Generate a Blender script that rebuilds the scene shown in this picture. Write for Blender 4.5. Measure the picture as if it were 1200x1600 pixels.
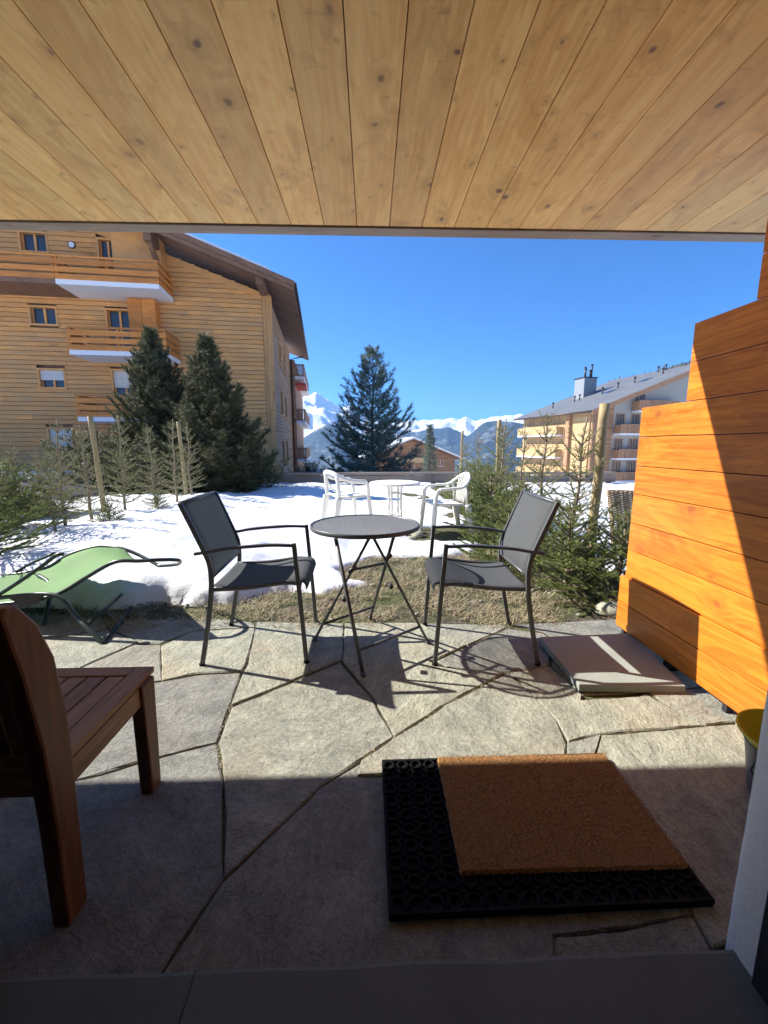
import bpy, bmesh, math, random
import numpy as np
from mathutils import Vector, noise
R=math.radians
S=bpy.context.scene; C=S.collection
for o in list(bpy.data.objects): bpy.data.objects.remove(o)
# ---------------------------------------------------------------- camera, sky, sun, exposure
EYE=1.2; FP=640.0
PITCH=math.atan(104/FP); YAW=math.atan(21*math.cos(PITCH)/FP)
cam=bpy.data.objects.new('camera',bpy.data.cameras.new('camera')); C.objects.link(cam); S.camera=cam
cam.location=(0,0,EYE); cam.rotation_euler=(math.pi/2-PITCH,0,-YAW)
cam.data.sensor_fit='VERTICAL'; cam.data.sensor_height=36; cam.data.sensor_width=27; cam.data.lens=36*FP/1600
cam.data.clip_start=.03; cam.data.clip_end=20000
SUN=Vector((-1.2,.445,1)).normalized()          # towards the sun
ELEV=math.asin(SUN.z); AZ=math.atan2(SUN.x,SUN.y)
w=bpy.data.worlds.new('World'); S.world=w; w.use_nodes=True; nt=w.node_tree
sky=nt.nodes.new('ShaderNodeTexSky'); sky.sky_type='NISHITA'; sky.sun_disc=False
sky.sun_elevation=ELEV; sky.sun_rotation=AZ; sky.altitude=2600; sky.air_density=1.0; sky.dust_density=.3; sky.ozone_density=5.0
tn=nt.nodes.new('ShaderNodeMix'); tn.data_type='RGBA'; tn.blend_type='MULTIPLY'; tn.inputs[0].default_value=1; tn.inputs[7].default_value=(.33,.82,1.24,1)
nt.links.new(sky.outputs[0],tn.inputs[6]); nt.links.new(tn.outputs[2],nt.nodes['Background'].inputs[0]); nt.nodes['Background'].inputs[1].default_value=.08
sl=bpy.data.lights.new('sun','SUN'); sl.energy=5.0; sl.angle=R(.5); sl.color=(1,.95,.87)
so=bpy.data.objects.new('sun',sl); C.objects.link(so); so.rotation_euler=SUN.to_track_quat('Z','Y').to_euler()
S.view_settings.view_transform='Standard'; S.view_settings.look='None'; S.view_settings.exposure=1.28; S.view_settings.gamma=1
S.render.resolution_x=768; S.render.resolution_y=1024
try:
    S.cycles.max_bounces=10; S.cycles.diffuse_bounces=7; S.cycles.volume_bounces=0
except Exception: pass
# ---------------------------------------------------------------- measuring helpers (metres from reference picture)
_fw=Vector((math.sin(YAW)*math.cos(PITCH),math.cos(YAW)*math.cos(PITCH),-math.sin(PITCH)))
_rt=Vector((math.cos(YAW),-math.sin(YAW),0)); _up=_rt.cross(_fw); _C=Vector((0,0,EYE))
def ray(x,y): return _fw+_rt*((x-600)/FP)+_up*((800-y)/FP)
def gr(x,y,z=0.0): r=ray(x,y); return _C+r*((z-EYE)/r.z)
def aY(x,y,Y): r=ray(x,y); return _C+r*(Y/r.y)
# ---------------------------------------------------------------- mesh helpers
class MB:
    def __init__(s): s.v=[]; s.f=[]
    def add(s,vs,fs):
        n=len(s.v); s.v+= [tuple(p) for p in vs]; s.f+=[tuple(i+n for i in f) for f in fs]
    def box(s,x0,x1,y0,y1,z0,z1):
        s.add([(x0,y0,z0),(x1,y0,z0),(x1,y1,z0),(x0,y1,z0),(x0,y0,z1),(x1,y0,z1),(x1,y1,z1),(x0,y1,z1)],
              [(0,3,2,1),(4,5,6,7),(0,1,5,4),(1,2,6,5),(2,3,7,6),(3,0,4,7)])
        return s
    def bar(s,a,b,wd,ht,up=(0,0,1)):     # rectangular bar from a to b
        a=Vector(a); b=Vector(b); d=(b-a).normalized(); u=Vector(up)
        if abs(d.dot(u))>.98: u=Vector((0,1,0))
        r=d.cross(u).normalized()*wd/2; u=r.cross(d).normalized()*ht/2
        s.add([a-r-u,a+r-u,a+r+u,a-r+u,b-r-u,b+r-u,b+r+u,b-r+u],[(0,1,2,3),(7,6,5,4),(0,4,5,1),(1,5,6,2),(2,6,7,3),(3,7,4,0)])
        return s
    def tube(s,pts,r,seg=8,flat=1.0,cap=True,ph=0.0):
        pts=[Vector(p) for p in pts]; n=len(pts); base=len(s.v); prev=None
        rr=r if isinstance(r,(list,tuple)) else [r]*n
        for i,p in enumerate(pts):
            d=(pts[min(i+1,n-1)]-pts[max(i-1,0)]).normalized()
            if prev is None:
                u=Vector((0,0,1)) if abs(d.z)<.9 else Vector((0,1,0))
                a=d.cross(u).normalized()
            else: a=(prev-d*prev.dot(d)).normalized()
            prev=a; b=d.cross(a)
            for k in range(seg):
                t=2*math.pi*k/seg+ph; q=p+a*(math.cos(t)*rr[i])+b*(math.sin(t)*rr[i]*flat); s.v.append(tuple(q))
        for i in range(n-1):
            for k in range(seg):
                k2=(k+1)%seg; s.f.append((base+i*seg+k,base+i*seg+k2,base+(i+1)*seg+k2,base+(i+1)*seg+k))
        if cap:
            s.f.append(tuple(base+k for k in range(seg))[::-1]); s.f.append(tuple(base+(n-1)*seg+k for k in range(seg)))
        return s
    def prism(s,poly,z0,z1):
        n=len(poly); s.add([(p[0],p[1],z0) for p in poly]+[(p[0],p[1],z1) for p in poly],
            [tuple(range(n))[::-1],tuple(range(n,2*n))]+[(i,(i+1)%n,n+(i+1)%n,n+i) for i in range(n)]); return s
    def extr(s,poly3,d):                 # extrude a planar 3d polygon by vector d
        n=len(poly3); d=Vector(d); P=[Vector(p) for p in poly3]
        s.add(P+[p+d for p in P],[tuple(range(n))[::-1],tuple(range(n,2*n))]+[(i,(i+1)%n,n+(i+1)%n,n+i) for i in range(n)]); return s
    def sheet(s,grid,th=0):              # grid: rows of points
        rows=len(grid); cols=len(grid[0]); n=len(s.v)
        for r in grid:
            for p in r: s.v.append(tuple(p))
        for i in range(rows-1):
            for j in range(cols-1): s.f.append((n+i*cols+j,n+i*cols+j+1,n+(i+1)*cols+j+1,n+(i+1)*cols+j))
        return s
    def build(s,name,mat,parent=None,smooth=False,bevel=0,solid=0,autos=None,recalc=False):
        me=bpy.data.meshes.new(name); me.from_pydata(s.v,[],s.f); me.update()
        if recalc:
            bm=bmesh.new(); bm.from_mesh(me); bmesh.ops.recalc_face_normals(bm,faces=bm.faces); bm.to_mesh(me); bm.free()
        me.materials.append(mat)
        if smooth: me.polygons.foreach_set('use_smooth',[True]*len(me.polygons))
        o=bpy.data.objects.new(name,me); C.objects.link(o)
        if parent is not None: o.parent=parent
        if solid:
            m=o.modifiers.new('solid','SOLIDIFY'); m.thickness=solid; m.offset=0
        if bevel:
            m=o.modifiers.new('bevel','BEVEL'); m.width=bevel; m.segments=2; m.limit_method='ANGLE'; m.angle_limit=R(40)
        return o
def lathe(mb,prof,seg=32,c=(0,0)):
    g=[[(c[0]+r*math.cos(2*math.pi*k/seg),c[1]+r*math.sin(2*math.pi*k/seg),z) for k in range(seg+1)] for r,z in prof]
    return mb.sheet(g)
def thing(name,label,cat,loc=(0,0,0),rz=0,group=None):
    o=bpy.data.objects.new(name,None); C.objects.link(o); o.empty_display_size=.1
    o.location=loc; o.rotation_euler=(0,0,rz); o['label']=label; o['category']=cat
    if group: o['group']=group
    return o
def tag(o,label,cat,group=None,kind=None):
    o['label']=label; o['category']=cat
    if group: o['group']=group
    if kind: o['kind']=kind
    return o
def struct(o): o['kind']='structure'; return o
def dup(root,loc,rz,label,sc=1.0):
    r=root.copy(); C.objects.link(r); r.location=loc; r.rotation_euler=(0,0,rz); r.scale=(sc,sc,sc); r['label']=label
    for ch in list(root.children):
        c=ch.copy(); C.objects.link(c); c.parent=r
        for g in ch.children:
            d=g.copy(); C.objects.link(d); d.parent=c
    return r
def spline(pts,n=6):
    P=[Vector(p) for p in pts]; out=[]
    for i in range(len(P)-1):
        p0=P[max(i-1,0)]; p1=P[i]; p2=P[i+1]; p3=P[min(i+2,len(P)-1)]
        for k in range(n):
            t=k/n; out.append(.5*((2*p1)+(-p0+p2)*t+(2*p0-5*p1+4*p2-p3)*t*t+(-p0+3*p1-3*p2+p3)*t**3))
    out.append(P[-1]); return out
# ---------------------------------------------------------------- material helpers
class G:
    def __init__(s,name):
        s.m=bpy.data.materials.new(name); s.m.use_nodes=True; s.t=s.m.node_tree; s.b=s.t.nodes['Principled BSDF']
    def n(s,typ,ins=None,**kw):
        x=s.t.nodes.new('ShaderNode'+typ)
        for k,v in kw.items(): setattr(x,k,v)
        for k,v in (ins or {}).items():
            if isinstance(v,bpy.types.NodeSocket): s.t.links.new(v,x.inputs[k])
            else: x.inputs[k].default_value=v
        return x
    def math(s,op,a,b=0.0,c=0.0,clamp=False):
        x=s.n('Math',{0:a,1:b,2:c},operation=op,use_clamp=clamp); return x.outputs[0]
    def coord(s,kind='Object',scale=(1,1,1),loc=(0,0,0)):
        tc=s.n('TexCoord'); mp=s.n('Mapping',{'Vector':tc.outputs[kind],'Scale':scale,'Location':loc}); return mp.outputs[0]
    def noise(s,vec,scale,detail=4,rough=.55,dist=0):
        return s.n('TexNoise',{'Vector':vec,'Scale':scale,'Detail':detail,'Roughness':rough,'Distortion':dist}).outputs[0]
    def ramp(s,fac,stops):
        x=s.n('ValToRGB',{'Fac':fac}); e=x.color_ramp.elements
        while len(e)<len(stops): e.new(.5)
        for i,(p,c) in enumerate(stops):
            e[i].position=p; e[i].color=(c,c,c,1) if isinstance(c,(int,float)) else (*c,1)
        return x.outputs[0]
    def mix(s,fac,a,b,mode='MIX'):
        x=s.n('Mix',data_type='RGBA',blend_type=mode)
        for k,v in ((0,fac),(6,a),(7,b)):
            if isinstance(v,bpy.types.NodeSocket): s.t.links.new(v,x.inputs[k])
            elif k==0: x.inputs[0].default_value=v
            else: x.inputs[k].default_value=(*v,1)
        return x.outputs[2]
    def remap(s,v,a,b,c,d):
        return s.n('MapRange',{'Value':v,'From Min':a,'From Max':b,'To Min':c,'To Max':d}).outputs[0]
    def set(s,**k):
        names={'color':'Base Color','rough':'Roughness','metal':'Metallic','spec':'Specular IOR Level','emis':'Emission Strength'}
        for a,v in k.items():
            i=s.b.inputs[names.get(a,a)]
            if isinstance(v,bpy.types.NodeSocket): s.t.links.new(v,i)
            else: i.default_value=(*v,1) if isinstance(v,tuple) and len(v)==3 else v
        return s
    def bump(s,h,strength=.3,dist=.01):
        b=s.n('Bump',{'Height':h,'Strength':strength,'Distance':dist}); s.t.links.new(b.outputs[0],s.b.inputs['Normal']); return s
def flat(name,c,rough=.5,metal=0,var=.12,sc=14,bump=.08,spec=.5):
    g=G(name); v=g.coord(); nz=g.noise(v,sc,5)
    g.set(color=g.mix(nz,tuple(x*(1-var) for x in c),tuple(min(1,x*(1+var)) for x in c)),rough=rough,metal=metal,spec=spec)
    if bump: g.bump(g.noise(v,sc*8,3),bump,.002)
    return g.m
def wood(name,light,dark,axis,knot=(.10,.045,.02),ks=(4.5,2.6),rough=.55,grain=1.0,tint=.18,kw=1.0,spec=.4,gray=None,clear=0,pickt=.45,blotch=0):
    """axis: index of the grain direction; boards are separate islands"""
    g=G(name); tc=g.n('TexCoord').outputs['Object']; rnd=g.n('NewGeometry').outputs['Random Per Island']
    off=g.n('CombineXYZ',{0:g.math('MULTIPLY',rnd,37.0),1:g.math('MULTIPLY',rnd,61.0),2:g.math('MULTIPLY',rnd,23.0)}).outputs[0]
    v=g.n('VectorMath',{0:tc,1:off},operation='ADD').outputs[0]
    sep=g.n('SeparateXYZ',{0:v}); along=sep.outputs[axis]; others=[sep.outputs[i] for i in range(3) if i!=axis]
    acr=g.math('ADD',others[0],others[1])
    # knots
    kv=g.n('CombineXYZ',{0:g.math('MULTIPLY',acr,ks[0]*1.5),1:g.math('MULTIPLY',along,ks[1]),2:0.0}).outputs[0]
    wob=g.n('TexNoise',{'Vector':v,'Scale':11,'Detail':4}).outputs['Color']
    kv2=g.n('VectorMath',{0:kv,1:g.n('VectorMath',{0:wob,'Scale':.26},operation='SCALE').outputs[0]},operation='ADD').outputs[0]
    vo=g.n('TexVoronoi',{'Vector':kv2,'Scale':1.0,'Randomness':1.0},voronoi_dimensions='2D')
    pick=g.math('GREATER_THAN',g.n('SeparateColor',{0:vo.outputs['Color']}).outputs[0],pickt)
    sz=g.math('MULTIPLY_ADD',g.math('POWER',g.n('SeparateColor',{0:vo.outputs['Color']}).outputs[1],2.2),.12,.028)
    d=g.math('DIVIDE',vo.outputs['Distance'],sz)
    kn=g.math('MULTIPLY',g.n('MapRange',{'Value':d,'From Min':.35,'From Max':1.0,'To Min':1,'To Max':0},interpolation_type='SMOOTHSTEP').outputs[0],pick)
    halo=g.math('MULTIPLY',g.n('MapRange',{'Value':d,'From Min':.6,'From Max':4.5,'To Min':1,'To Max':0},interpolation_type='SMOOTHSTEP').outputs[0],pick)
    # grain: stretched noise bent round the knots
    gv=g.n('CombineXYZ',{0:g.math('MULTIPLY_ADD',halo,.5,g.math('MULTIPLY',acr,58*grain)),1:g.math('MULTIPLY',along,1.9*grain),2:g.math('MULTIPLY',rnd,9.0)}).outputs[0]
    n1=g.noise(gv,1.0,6,.6,.6)
    gv2=g.n('CombineXYZ',{0:g.math('MULTIPLY',acr,5.0),1:g.math('MULTIPLY',along,.9),2:g.math('MULTIPLY',rnd,5.0)}).outputs[0]
    n2=g.noise(gv2,1.0,4,.6,.8)
    rings=g.math('SINE',g.math('MULTIPLY',g.math('ADD',n2,g.math('MULTIPLY',halo,.12)),55.0))
    rr=g.math('MULTIPLY_ADD',rings,.5,.5)
    f=g.math('ADD',g.math('MULTIPLY',n1,.75),g.math('MULTIPLY',rr,.13))
    f=g.math('ADD',f,g.math('MULTIPLY_ADD',n2,.7,-.35),0,True)
    col=g.ramp(f,[(.25,dark),(.62,light)])
    col=g.mix(g.math('MULTIPLY',g.math('MULTIPLY',halo,n1),.75*kw),col,tuple(a*.55+b*.45 for a,b in zip(dark,knot)))
    kd=g.math('MULTIPLY_ADD',g.n('SeparateColor',{0:vo.outputs['Color']}).outputs[2],.7,.3); col=g.mix(g.math('MULTIPLY',g.math('MULTIPLY',kn,kd),.95*kw),col,knot)
    br=g.math('MULTIPLY_ADD',rnd,tint*2,1-tint)
    col=g.mix(1.0,col,g.n('CombineXYZ',{0:br,1:br,2:br}).outputs[0],'MULTIPLY')
    if blotch:
        bv=g.n('CombineXYZ',{0:g.math('MULTIPLY',acr,9.0),1:g.math('MULTIPLY',along,5.0),2:g.math('MULTIPLY',rnd,5.0)}).outputs[0]
        bl=g.noise(bv,1.0,5,.62,1.2); col=g.mix(g.ramp(bl,[(.55,0.0),(.74,blotch)]),col,tuple(a*.5+b*.5 for a,b in zip(dark,knot)))
        sv=g.n('CombineXYZ',{0:g.math('MULTIPLY',acr,7.0),1:g.math('MULTIPLY',along,30.0),2:g.math('MULTIPLY',rnd,5.0)}).outputs[0]
        col=g.mix(g.math('MULTIPLY',g.ramp(g.noise(sv,1.0,3,.6,.5),[(.60,0.0),(.75,.7)]),g.ramp(bl,[(.5,0.0),(.62,1.0)])),col,tuple(a*.35+b*.65 for a,b in zip(dark,knot)))
    if gray is not None:
        gn=g.noise(v,.9,5,.6); col=g.mix(g.ramp(gn,[(.35,0.0),(.7,.75)]),col,gray)
    g.set(color=col,rough=g.remap(n1,.2,.8,rough-.1,rough+.12),spec=spec)
    if clear: g.b.inputs['Coat Weight'].default_value=clear; g.b.inputs['Coat Roughness'].default_value=.25
    g.bump(g.math('ADD',n1,g.math('MULTIPLY',kn,-.4)),.25,.002)
    return g.m
M={}
M['soffit']=wood('soffit_pine',(.97,.665,.26),(.78,.43,.125),1,knot=(.16,.085,.05),ks=(4.6,5.5),tint=.12,rough=.5,pickt=.5,blotch=.6)
M['fascia']=wood('fascia_grey',(.36,.29,.24),(.22,.17,.14),0,tint=.1)
M['orange']=wood('varnished_orange_larch',(.70,.235,.022),(.42,.115,.010),1,knot=(.22,.06,.015),ks=(3.0,3.2),tint=.13,rough=.42,clear=.2,pickt=.5)
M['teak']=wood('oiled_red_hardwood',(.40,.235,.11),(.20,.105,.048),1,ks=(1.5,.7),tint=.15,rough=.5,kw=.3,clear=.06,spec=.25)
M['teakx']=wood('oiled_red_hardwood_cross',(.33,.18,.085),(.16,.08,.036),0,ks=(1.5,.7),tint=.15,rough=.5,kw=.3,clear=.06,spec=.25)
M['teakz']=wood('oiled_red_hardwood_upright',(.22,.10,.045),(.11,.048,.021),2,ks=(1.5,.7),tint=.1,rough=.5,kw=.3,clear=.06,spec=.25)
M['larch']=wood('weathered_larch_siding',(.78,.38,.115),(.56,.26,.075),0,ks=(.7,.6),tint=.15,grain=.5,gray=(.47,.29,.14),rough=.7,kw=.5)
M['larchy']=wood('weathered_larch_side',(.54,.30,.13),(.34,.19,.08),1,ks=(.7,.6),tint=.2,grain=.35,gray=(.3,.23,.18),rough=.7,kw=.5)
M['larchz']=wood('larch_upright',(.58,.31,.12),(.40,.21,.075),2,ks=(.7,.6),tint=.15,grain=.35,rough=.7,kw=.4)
M['rail']=wood('orange_balcony_board',(.64,.245,.05),(.43,.15,.027),0,ks=(1,.7),tint=.15,grain=.4,rough=.6,kw=.4)
M['eave']=wood('brown_eave_board',(.26,.14,.08),(.15,.08,.045),1,ks=(.7,.5),tint=.15,grain=.4,rough=.7,kw=.4)
M['farwood']=wood('pale_larch_far',(.55,.39,.20),(.42,.28,.13),0,ks=(.4,.4),tint=.12,grain=.2,rough=.7,kw=.3)
M['farbrown']=wood('brown_wood_far',(.40,.23,.13),(.28,.15,.08),0,ks=(.4,.4),tint=.15,grain=.2,rough=.7,kw=.3)
M['post']=wood('grey_green_round_post',(.40,.32,.17),(.26,.20,.10),2,ks=(3,1.4),tint=.15,grain=1,rough=.75,kw=.5)
M['fence']=wood('grey_brown_fence',(.26,.20,.155),(.15,.115,.09),0,ks=(2,1),tint=.2,rough=.8,gray=(.27,.25,.23))
M['frame']=flat('anthracite_powder_coat',(.085,.09,.098),.42,.2,.08,30,.05)
def _mesh_sling(name,c):
    g=G(name); v=g.coord(); 
    a=g.n('TexWave',{'Vector':v,'Scale':180.0,'Distortion':.2},bands_direction='Y').outputs[0]
    b=g.n('TexWave',{'Vector':v,'Scale':180.0,'Distortion':.2},bands_direction='X').outputs[0]
    nz=g.noise(v,5,3); g.set(color=g.mix(nz,tuple(x*.85 for x in c),tuple(x*1.15 for x in c)),rough=.85,spec=.12)
    g.bump(g.math('ADD',a,b),.25,.0008)
    t=g.n('BsdfTranslucent',{0:(c[0]*4,c[1]*4.2,c[2]*4.2,1)}); ms=g.n('MixShader',{0:.30,1:g.b.outputs[0],2:t.outputs[0]}); g.t.links.new(ms.outputs[0],g.t.nodes['Material Output'].inputs[0]); return g.m
M['sling']=_mesh_sling('grey_textilene_sling',(.105,.112,.118))
M['green']=_mesh_sling('faded_green_sling',(.27,.52,.16))
g=G('green_sling_cloth'); v=g.coord(); g.set(color=g.mix(g.noise(v,3,4),(.085,.20,.055),(.155,.28,.09)),rough=.8)
tr=g.n('BsdfTranslucent',{0:(.22,.45,.10,1)}); ms=g.n('MixShader',{0:.18,1:g.b.outputs[0],2:tr.outputs[0]})
g.t.links.new(ms.outputs[0],g.t.nodes['Material Output'].inputs[0]); M['green']=g.m
M['lframe']=flat('dark_green_grey_tube',(.035,.05,.045),.35,.3,.1,20,.05)
M['mesh']=flat('sheen_toned_expanded_metal',(.36,.37,.38),.4,.2,.08,30,.05)  # anthracite mesh top; reflected light is put into this paler colour
M['rubber']=flat('black_rubber',(.009,.0095,.010),.75,0,.3,30,.15,.12)
g=G('coir_pile'); v=g.coord(); n1=g.noise(v,240,3,.7); n2=g.noise(v,3,4)
g.set(color=g.mix(n2,(.30,.125,.04),(.42,.19,.065)),rough=.95,spec=.1)
c0=g.mix(g.ramp(n1,[(.3,.6),(.7,1.0)]),(.13,.065,.024),(.52,.30,.13)); g.set(color=g.mix(.5,c0,g.mix(n2,(.23,.115,.045),(.34,.175,.07)))); g.bump(n1,1.0,.006); M['coir']=g.m
M['plastic']=flat('off_white_plastic',(.78,.76,.69),.45,0,.05,8,.04)
M['white']=flat('white_render',(.74,.76,.78),.8,0,.05,6,.05); M['shaded_white']=flat('shade_toned_white_render',(.34,.33,.30),.85,0,.08,3,.05)  # second one: white wall of the block, its shade put into the colour
M['shutter']=flat('white_roller_shutter',(.62,.61,.58),.7,0,.04,6,.03)
M['glass']=flat('dark_window_glass',(.04,.05,.06),.08,0,.3,2,0,.8)
M['slate']=None
g=G('slate_roof_sheets'); v=g.coord('Object'); 
bw=g.n('TexBrick',{'Vector':v,'Color1':(.125,.135,.15,1),'Color2':(.10,.11,.125,1),'Mortar':(.05,.055,.06,1),'Scale':1.0,'Brick Width':.9,'Row Height':1.2,'Mortar Size':.03})
g.set(color=g.mix(g.ramp(g.noise(v,.4,5),[(.3,0.0),(.8,.6)]),bw.outputs[0],(.16,.165,.175)),rough=.6); g.bump(bw.outputs['Fac'],.4,.05); M['slate']=g.m
M['metal']=flat('weathered_zinc',(.30,.31,.31),.45,.5,.15,3,.05)
M['dark']=flat('dark_metal',(.03,.03,.035),.5,.2,.2,10,.05)
M['brownmetal']=flat('brown_downpipe',(.05,.035,.03),.45,.3,.2,10,.05)
g=G('rough_white_plaster'); v=g.coord(); n1=g.noise(v,26,6,.65); g.set(color=g.mix(g.noise(v,4,5),(.70,.69,.62),(.86,.85,.77)),rough=.9); g.bump(n1,.6,.008); M['plaster']=g.m
g=G('concrete'); v=g.coord(); n1=g.noise(v,60,8,.7); g.set(color=g.mix(g.noise(v,5,6),(.17,.165,.155),(.27,.26,.245)),rough=.92)
sp=g.ramp(g.noise(v,190,2),[(.62,0.0),(.72,1.0)]); g.set(color=g.mix(g.math('MULTIPLY',sp,.35),g.mix(g.noise(v,6,7),(.20,.215,.195),(.33,.35,.315)),(.08,.08,.08))); g.bump(n1,.5,.004); M['concrete']=g.m
g=G('dark_concrete_sill'); v=g.coord(); n1=g.noise(v,45,8,.7); g.set(color=g.mix(g.noise(v,4,6),(.095,.108,.094),(.17,.188,.165)),rough=.9); g.bump(n1,.6,.004); M['sill']=g.m
# split quartzite
g=G('split_quartzite'); tc=g.n('TexCoord').outputs['Object']; rnd=g.n('NewGeometry').outputs['Random Per Island']
off=g.n('CombineXYZ',{0:g.math('MULTIPLY',rnd,41.0),1:g.math('MULTIPLY',rnd,17.0),2:0.0}).outputs[0]
v=g.n('VectorMath',{0:tc,1:off},operation='ADD').outputs[0]
rot=g.n('VectorRotate',{'Vector':v,'Axis':(0,0,1),'Angle':g.math('MULTIPLY',rnd,6.28)},rotation_type='AXIS_ANGLE').outputs[0]
st=g.n('Mapping',{'Vector':rot,'Scale':(1,1.7,1)}).outputs[0]
n1=g.noise(st,5.5,10,.68,.35); n2=g.noise(v,1.6,6,.6,.5); n3=g.noise(st,38,8,.78,.1); n4=g.noise(v,210,4,.8)
col=g.ramp(n1,[(.30,(.18,.185,.148)),(.5,(.31,.312,.258)),(.72,(.46,.455,.37))])
col=g.mix(g.ramp(n2,[(.48,0.0),(.72,.55)]),col,(.37,.27,.165))
n5=g.noise(v,11,6,.7,1.5); col=g.mix(g.ramp(n5,[(.5,0.0),(.7,.55)]),col,(.15,.16,.145)); n6=g.noise(v,7,5,.6); col=g.mix(g.ramp(n6,[(.58,0.0),(.72,.45)]),col,(.50,.47,.38))
col=g.mix(g.ramp(n3,[(.34,.6),(.54,0.0)]),col,(.10,.105,.10))
col=g.mix(g.ramp(n4,[(.52,0.0),(.66,.6)]),col,(.58,.57,.53))
br=g.math('MULTIPLY_ADD',rnd,.46,.78); col=g.mix(1.0,col,g.n('CombineXYZ',{0:br,1:br,2:g.math('MULTIPLY_ADD',rnd,.28,.84)}).outputs[0],'MULTIPLY')
g.set(color=col,rough=g.remap(n3,.2,.8,.6,.9),spec=.35)
hh=g.math('ADD',g.math('MULTIPLY',g.math('ADD',n1,g.math('MULTIPLY',n5,.6)),1.5),g.math('ADD',g.math('MULTIPLY',n3,.55),g.math('MULTIPLY',n4,.10)))
g.bump(hh,1.0,.018); M['stone']=g.m
g=G('joint_soil'); v=g.coord(); n1=g.noise(v,30,8,.7); n2=g.noise(v,2.5,5)
col=g.ramp(n1,[(.3,(.035,.03,.022)),(.52,(.12,.105,.075)),(.72,(.27,.23,.165))]); col=g.mix(g.ramp(n2,[(.42,0.0),(.62,.8)]),col,(.10,.115,.05))
g.set(color=col,rough=.97,spec=.1); g.bump(n1,1.0,.03); M['soil']=g.m
g=G('old_snow'); v=g.coord(); n1=g.noise(v,2.2,6,.6); n2=g.noise(v,45,6,.7); n3=g.noise(v,.7,5)
g.set(color=g.mix(g.ramp(n3,[(.4,0.0),(.8,.5)]),(.76,.77,.785),(.70,.71,.725)),rough=.55,spec=.3)
spk=g.noise(v,120,2); dirt=g.math('MULTIPLY',g.ramp(spk,[(.66,0.0),(.72,1.0)]),g.ramp(g.noise(v,1.3,5),[(.45,.05),(.7,.7)]))
g.set(color=g.mix(dirt,g.mix(g.ramp(n3,[(.4,0.0),(.8,.5)]),(.76,.77,.785),(.69,.70,.715)),(.22,.19,.14)))
g.bump(g.math('ADD',g.math('MULTIPLY',n2,.25),n1),.45,.05); M['snow']=g.m
def needle(name,a,b,rough=.6,trans=.2):
    g=G(name); rnd=g.n('NewGeometry').outputs['Random Per Island']; v=g.coord(); nz=g.noise(v,3.0,3)
    f=g.math('ADD',g.math('MULTIPLY',rnd,.6),g.math('MULTIPLY',nz,.5)); c=g.mix(f,a,b); g.set(color=c,rough=rough,spec=.4)
    t=g.n('BsdfTranslucent',{0:c}); ms=g.n('MixShader',{0:trans,1:g.b.outputs[0],2:t.outputs[0]})
    g.t.links.new(ms.outputs[0],g.t.nodes['Material Output'].inputs[0]); return g.m
M['needle']=needle('young_spruce_needles',(.075,.115,.028),(.27,.31,.105),.5,.3)
M['needlebig']=needle('dark_pine_needles',(.032,.042,.02),(.16,.16,.07),.6,.15)
M['needleblue']=needle('blue_green_needles',(.05,.085,.065),(.19,.24,.17),.6,.2)
M['bark']=flat('spruce_bark',(.27,.21,.145),.9,0,.4,25,.5)
M['bark2']=flat('dark_bark',(.07,.055,.045),.9,0,.3,12,.5)
M['straw']=needle('dead_grass_blades',(.14,.11,.065),(.56,.47,.30),.8,.25)
M['grass']=needle('moss_and_fresh_grass',(.13,.17,.05),(.22,.27,.10),.7,.3)
M['wicker']=flat('dry_willow_rods',(.36,.26,.15),.7,0,.3,30,.2)
M['yellow']=flat('yellow_green_plastic',(.50,.47,.025),.4,0,.06,8,.03)
M['bucket']=flat('grey_blue_bucket',(.07,.08,.105),.45,0,.1,8,.05)
M['canvas']=flat('white_parasol_canvas',(.80,.80,.78),.8,0,.04,5,.05)
M['red']=flat('red_awning',(.5,.06,.04),.8,0,.1,5,.05)
M['tarp']=flat('dark_tarpaulin',(.035,.032,.032),.5,0,.3,4,.2)
def mount(name,rock,snowlo,snowhi,amt=1.0):
    g=G(name); geo=g.n('NewGeometry'); sp=g.n('SeparateXYZ',{0:geo.outputs['Position']}); nz=g.n('SeparateXYZ',{0:geo.outputs['Normal']}).outputs[2]
    v=g.coord('Object'); n1=g.noise(v,.010,9,.62); n2=g.noise(v,.05,6,.7)
    h=g.math('ADD',g.remap(sp.outputs[2],snowlo,snowhi,0,1),g.math('MULTIPLY_ADD',n1,1.2,-.6))
    h=g.math('ADD',h,g.math('MULTIPLY_ADD',nz,.9,-.45)); h=g.math('ADD',h,g.math('MULTIPLY_ADD',n2,.5,-.25))
    f=g.ramp(h,[(.42,0.0),(.55,amt)])
    rk=g.ramp(n2,[(.35,tuple(x*.7 for x in rock)),(.65,tuple(x*1.4 for x in rock))])
    g.set(color=g.mix(f,rk,(.86,.87,.89)),rough=.8,spec=.15); g.bump(g.math('ADD',n1,g.math('MULTIPLY',n2,.4)),.8,22.0); return g.m
M['mtn']=mount('snow_and_rock',(.13,.13,.14),-30,60)
M['mtnlow']=mount('forested_slope',(.025,.042,.05),520,900,.18)
M['terr']=mount('snowy_terrain',(.05,.06,.05),-120,-40,1.0)
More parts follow.
